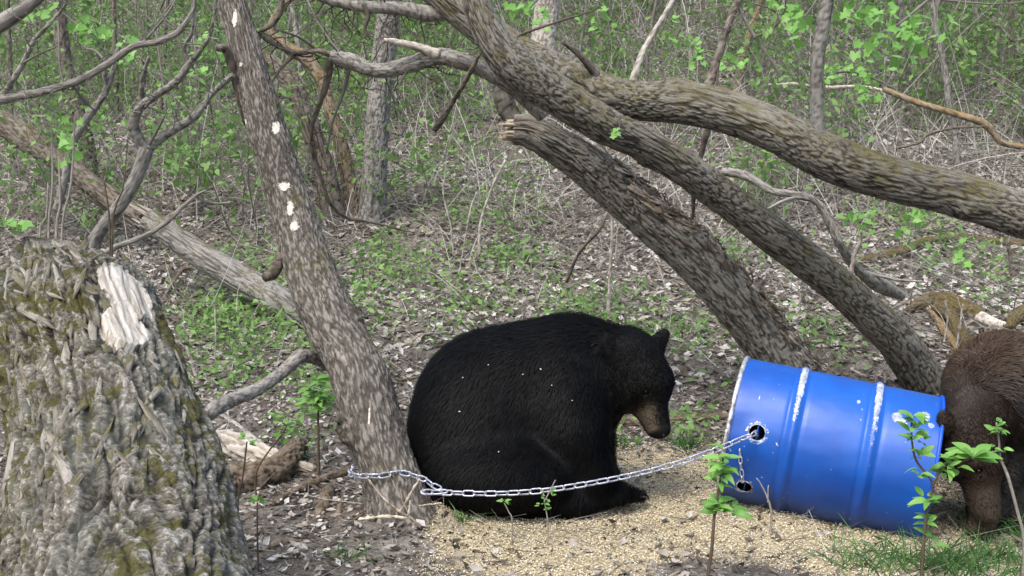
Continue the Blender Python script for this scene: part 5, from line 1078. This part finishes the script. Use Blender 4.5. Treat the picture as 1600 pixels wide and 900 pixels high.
leafy('leafy green sapling before the right end of the drum with leaves up its stem', [[(1440, 900, 6), (1443, 850, 6), (1446, 815, 5), (1450, 790, 5), (1457, 760, 4), (1452, 745, 4), (1432, 720, 4), (1425, 690, 3), (1424, 655, 3)], [(1457, 762, 4), (1466, 740, 4), (1478, 725, 3), (1500, 722, 3), (1520, 715, 3)]], 3.5, [(1430, 655, 9, .75, 9), (1426, 682, 8, .75, 9), (1438, 706, 6, .7, 6), (1436, 742, 5, .6, 3), (1447, 785, 7, .8, 5), (1447, 815, 6, .6, 6), (1480, 735, 10, .7, 9), (1492, 722, 5, .7, 6), (1521, 716, 8, 1.2, 2), (1460, 848, 3, .95, 5)])
leafy('thin sapling with small budding leaves in front of the brown bear', [[(1600, 845, 5), (1590, 800, 5), (1575, 745, 5), (1563, 715, 4), (1561, 690, 3), (1557, 660, 3)], [(1565, 718, 3), (1556, 708, 2), (1550, 705, 2)]], 3.6, [(1557, 665, 6, .5, 4), (1563, 675, 6, .5, 4), (1550, 705, 5, .45, 3), (1566, 702, 5, .45, 4)], BARK_DRY)
leafy('tiny sprig with dark stem before the belly of the black bear', [[(856, 818, 2.5), (852, 790, 2), (848, 765, 2)], [(850, 785, 2), (868, 750, 2)]], 3.85, [(852, 790, 8, .3, 8), (860, 775, 3, .3, 5)], BARK_DRY, 'sprig', 'sprig')
leafy('tiny three leaved seedling below the chain before the black bear', [[(800, 812, 2.5), (795, 800, 2), (788, 786, 2)]], 3.85, [(788, 783, 5, .36, 3)], BARK_DRY, 'sprig', 'seedling')
leafy('yellow green sprout on a thin stem beside the stump foot', [[(372, 790, 3), (380, 740, 3), (384, 705, 3), (386, 690, 2)]], 3.7, [(386, 688, 5, .55, 6)], BARK_ROT, 'sprout', 'sprout')
leafy('small yellow green sprout on the soil right of the stump', [[(402, 830, 3), (402, 800, 3), (402, 785, 2)]], 3.6, [(402, 783, 5, .5, 4)], BARK_ROT, 'sprout', 'sprout')
leafy('small leaning seedling with dark stem left of the leaning tree', [[(400, 740, 3), (420, 705, 3), (440, 680, 3), (448, 665, 2)]], 4.4, [(444, 668, 6, .6, 8), (430, 650, 4, .6, 6)], BARK_ROT, 'seedling', 'seedling')
leafy('bushy green seedling beside the leaning tree under the crooked branch', [[(497, 665, 4), (497, 640, 4), (495, 610, 3)]], 4.75, [(490, 612, 14, .9, 12), (505, 630, 14, .9, 12), (478, 640, 8, .8, 8)], BARK_ROT, 'seedling', 'seedling')
leafy('dead bare twig standing before the drum near its lower hole', [[(1205, 800, 4), (1198, 775, 3), (1188, 755, 2), (1182, 747, 2)], [(1200, 785, 2.5), (1200, 765, 2), (1201, 758, 2)]], 3.95, [], BARK_DRY, 'dead_twig', 'twig')
leafy('leaf at the left edge beside the stump', [[(-10, 600, 4), (0, 580, 3), (8, 570, 3)]], 3.1, [(4, 568, 5, .8, 5)], BARK_ROT, 'sprig', 'sprig')

# bright leaf sprays hanging into view at the top
MAPLE = []
def maple_leaf(seed):
    r = np.random.default_rng(seed); k = 11; a = np.linspace(-2.6, 2.6, k); rad = np.array([.4, .6, .52, .78, .64, .95, .64, .78, .52, .6, .4])*(1+.1*r.normal(size=k)); V = [[0, 0, 0]]+[[math.cos(t)*q_+.1, math.sin(t)*q_, .12*abs(math.sin(t))-.15*q_*math.cos(t)] for t, q_ in zip(a, rad)]
    V = np.array(V)*.035; F = np.array([[0, i, i+1] for i in range(1, k)]); o = mesh('leaf', V, F, GREEN2, smooth=False, attrs={'rnd': np.full(len(V), .5+.5*r.random())}, local=True); me = o.data; bpy.data.objects.remove(o); return me
ML = [maple_leaf(i) for i in range(6)]
def spray(label, stem, D, clusters, sc=1.):
    pts = pxpts(stem, D, D); V, F, A = tube(pts, 6, 40); root = empty('leafy_twig', pts[0][:3], label, 'twig'); mesh('stem', V, F, BARK_TWIG, root, True, A); base = wloc(root)
    for (px, py, n, spx, spy) in clusters:
        for i in range(n):
            c = P(px+rng.normal()*spx, py+rng.normal()*spy, D+.12*rng.normal()); d = unit(np.array([rng.normal(), rng.normal()*.6, -.5+.3*rng.normal()])); up_ = unit(np.array([0, -.5, .9])+.4*rng.normal(size=3)); y = unit(np.cross(up_, d)); z = np.cross(d, y)
            o = link('leaf', ML[int(rng.integers(0, 6))], root, c-base); o.rotation_euler = Matrix((d, y, z)).transposed().to_euler(); o.scale = (sc*(.7+.6*rng.random()),)*3
spray('bright green leafy twig hanging from the top right of the view', [(1500, -40, 5), (1450, 0, 5), (1400, 40, 4), (1350, 60, 3)], 4.7, [(1400, 30, 38, 35, 18), (1370, 70, 22, 18, 12), (1425, 55, 18, 16, 12), (1330, 20, 14, 14, 12)])
spray('green leafy twig lower down beside the pale white branch', [(1290, 115, 4), (1330, 112, 4), (1370, 125, 3), (1400, 140, 2)], 6.5, [(1330, 112, 26, 24, 8), (1355, 135, 22, 12, 12), (1310, 105, 12, 14, 6)], .9)
spray('few bright leaves at the left of the grey shoot', [(1290, -20, 3), (1262, 20, 3), (1238, 50, 3)], 5.0, [(1240, 62, 4, 6, 8), (1245, 40, 10, 12, 10), (1220, 10, 8, 14, 8)])
spray('green leaf clump behind the mossy limb at top centre', [(860, -20, 3), (830, 10, 3), (815, 30, 2)], 6.0, [(818, 18, 16, 14, 10), (845, 28, 10, 8, 8), (930, 30, 12, 20, 14)])
spray('green leaves above the upper trunk right of centre', [(1130, 90, 3), (1110, 80, 3), (1090, 85, 2)], 7.5, [(1110, 88, 22, 22, 12), (1070, 60, 16, 22, 14), (1150, 100, 14, 16, 8)])
spray('green leaves hanging over the slope below the upper trunk', [(1360, 335, 3), (1352, 350, 3), (1345, 365, 2)], 6.2, [(1350, 352, 12, 8, 14), (1320, 335, 6, 6, 6), (1420, 350, 14, 12, 16), (1502, 400, 10, 8, 10), (1440, 335, 8, 10, 8)])
spray('green leaves dotting the twigs at top left', [(60, -10, 3), (110, 30, 3), (140, 60, 2)], 5.2, [(125, 40, 16, 14, 10), (150, 55, 12, 12, 12), (60, 20, 10, 20, 10), (200, 75, 10, 14, 12)])
spray('green leaves around the forked sapling top', [(340, 10, 3), (330, 50, 3), (320, 70, 2)], 5.2, [(335, 62, 16, 10, 12), (300, 120, 10, 14, 14), (100, 200, 10, 14, 12), (110, 235, 10, 12, 10), (25, 355, 14, 14, 10)])
spray('single green leaf tuft caught where the two upper trunks meet', [(965, 185, 3), (968, 198, 2), (960, 210, 2)], 4.85, [(963, 206, 5, 3, 4)], .7)
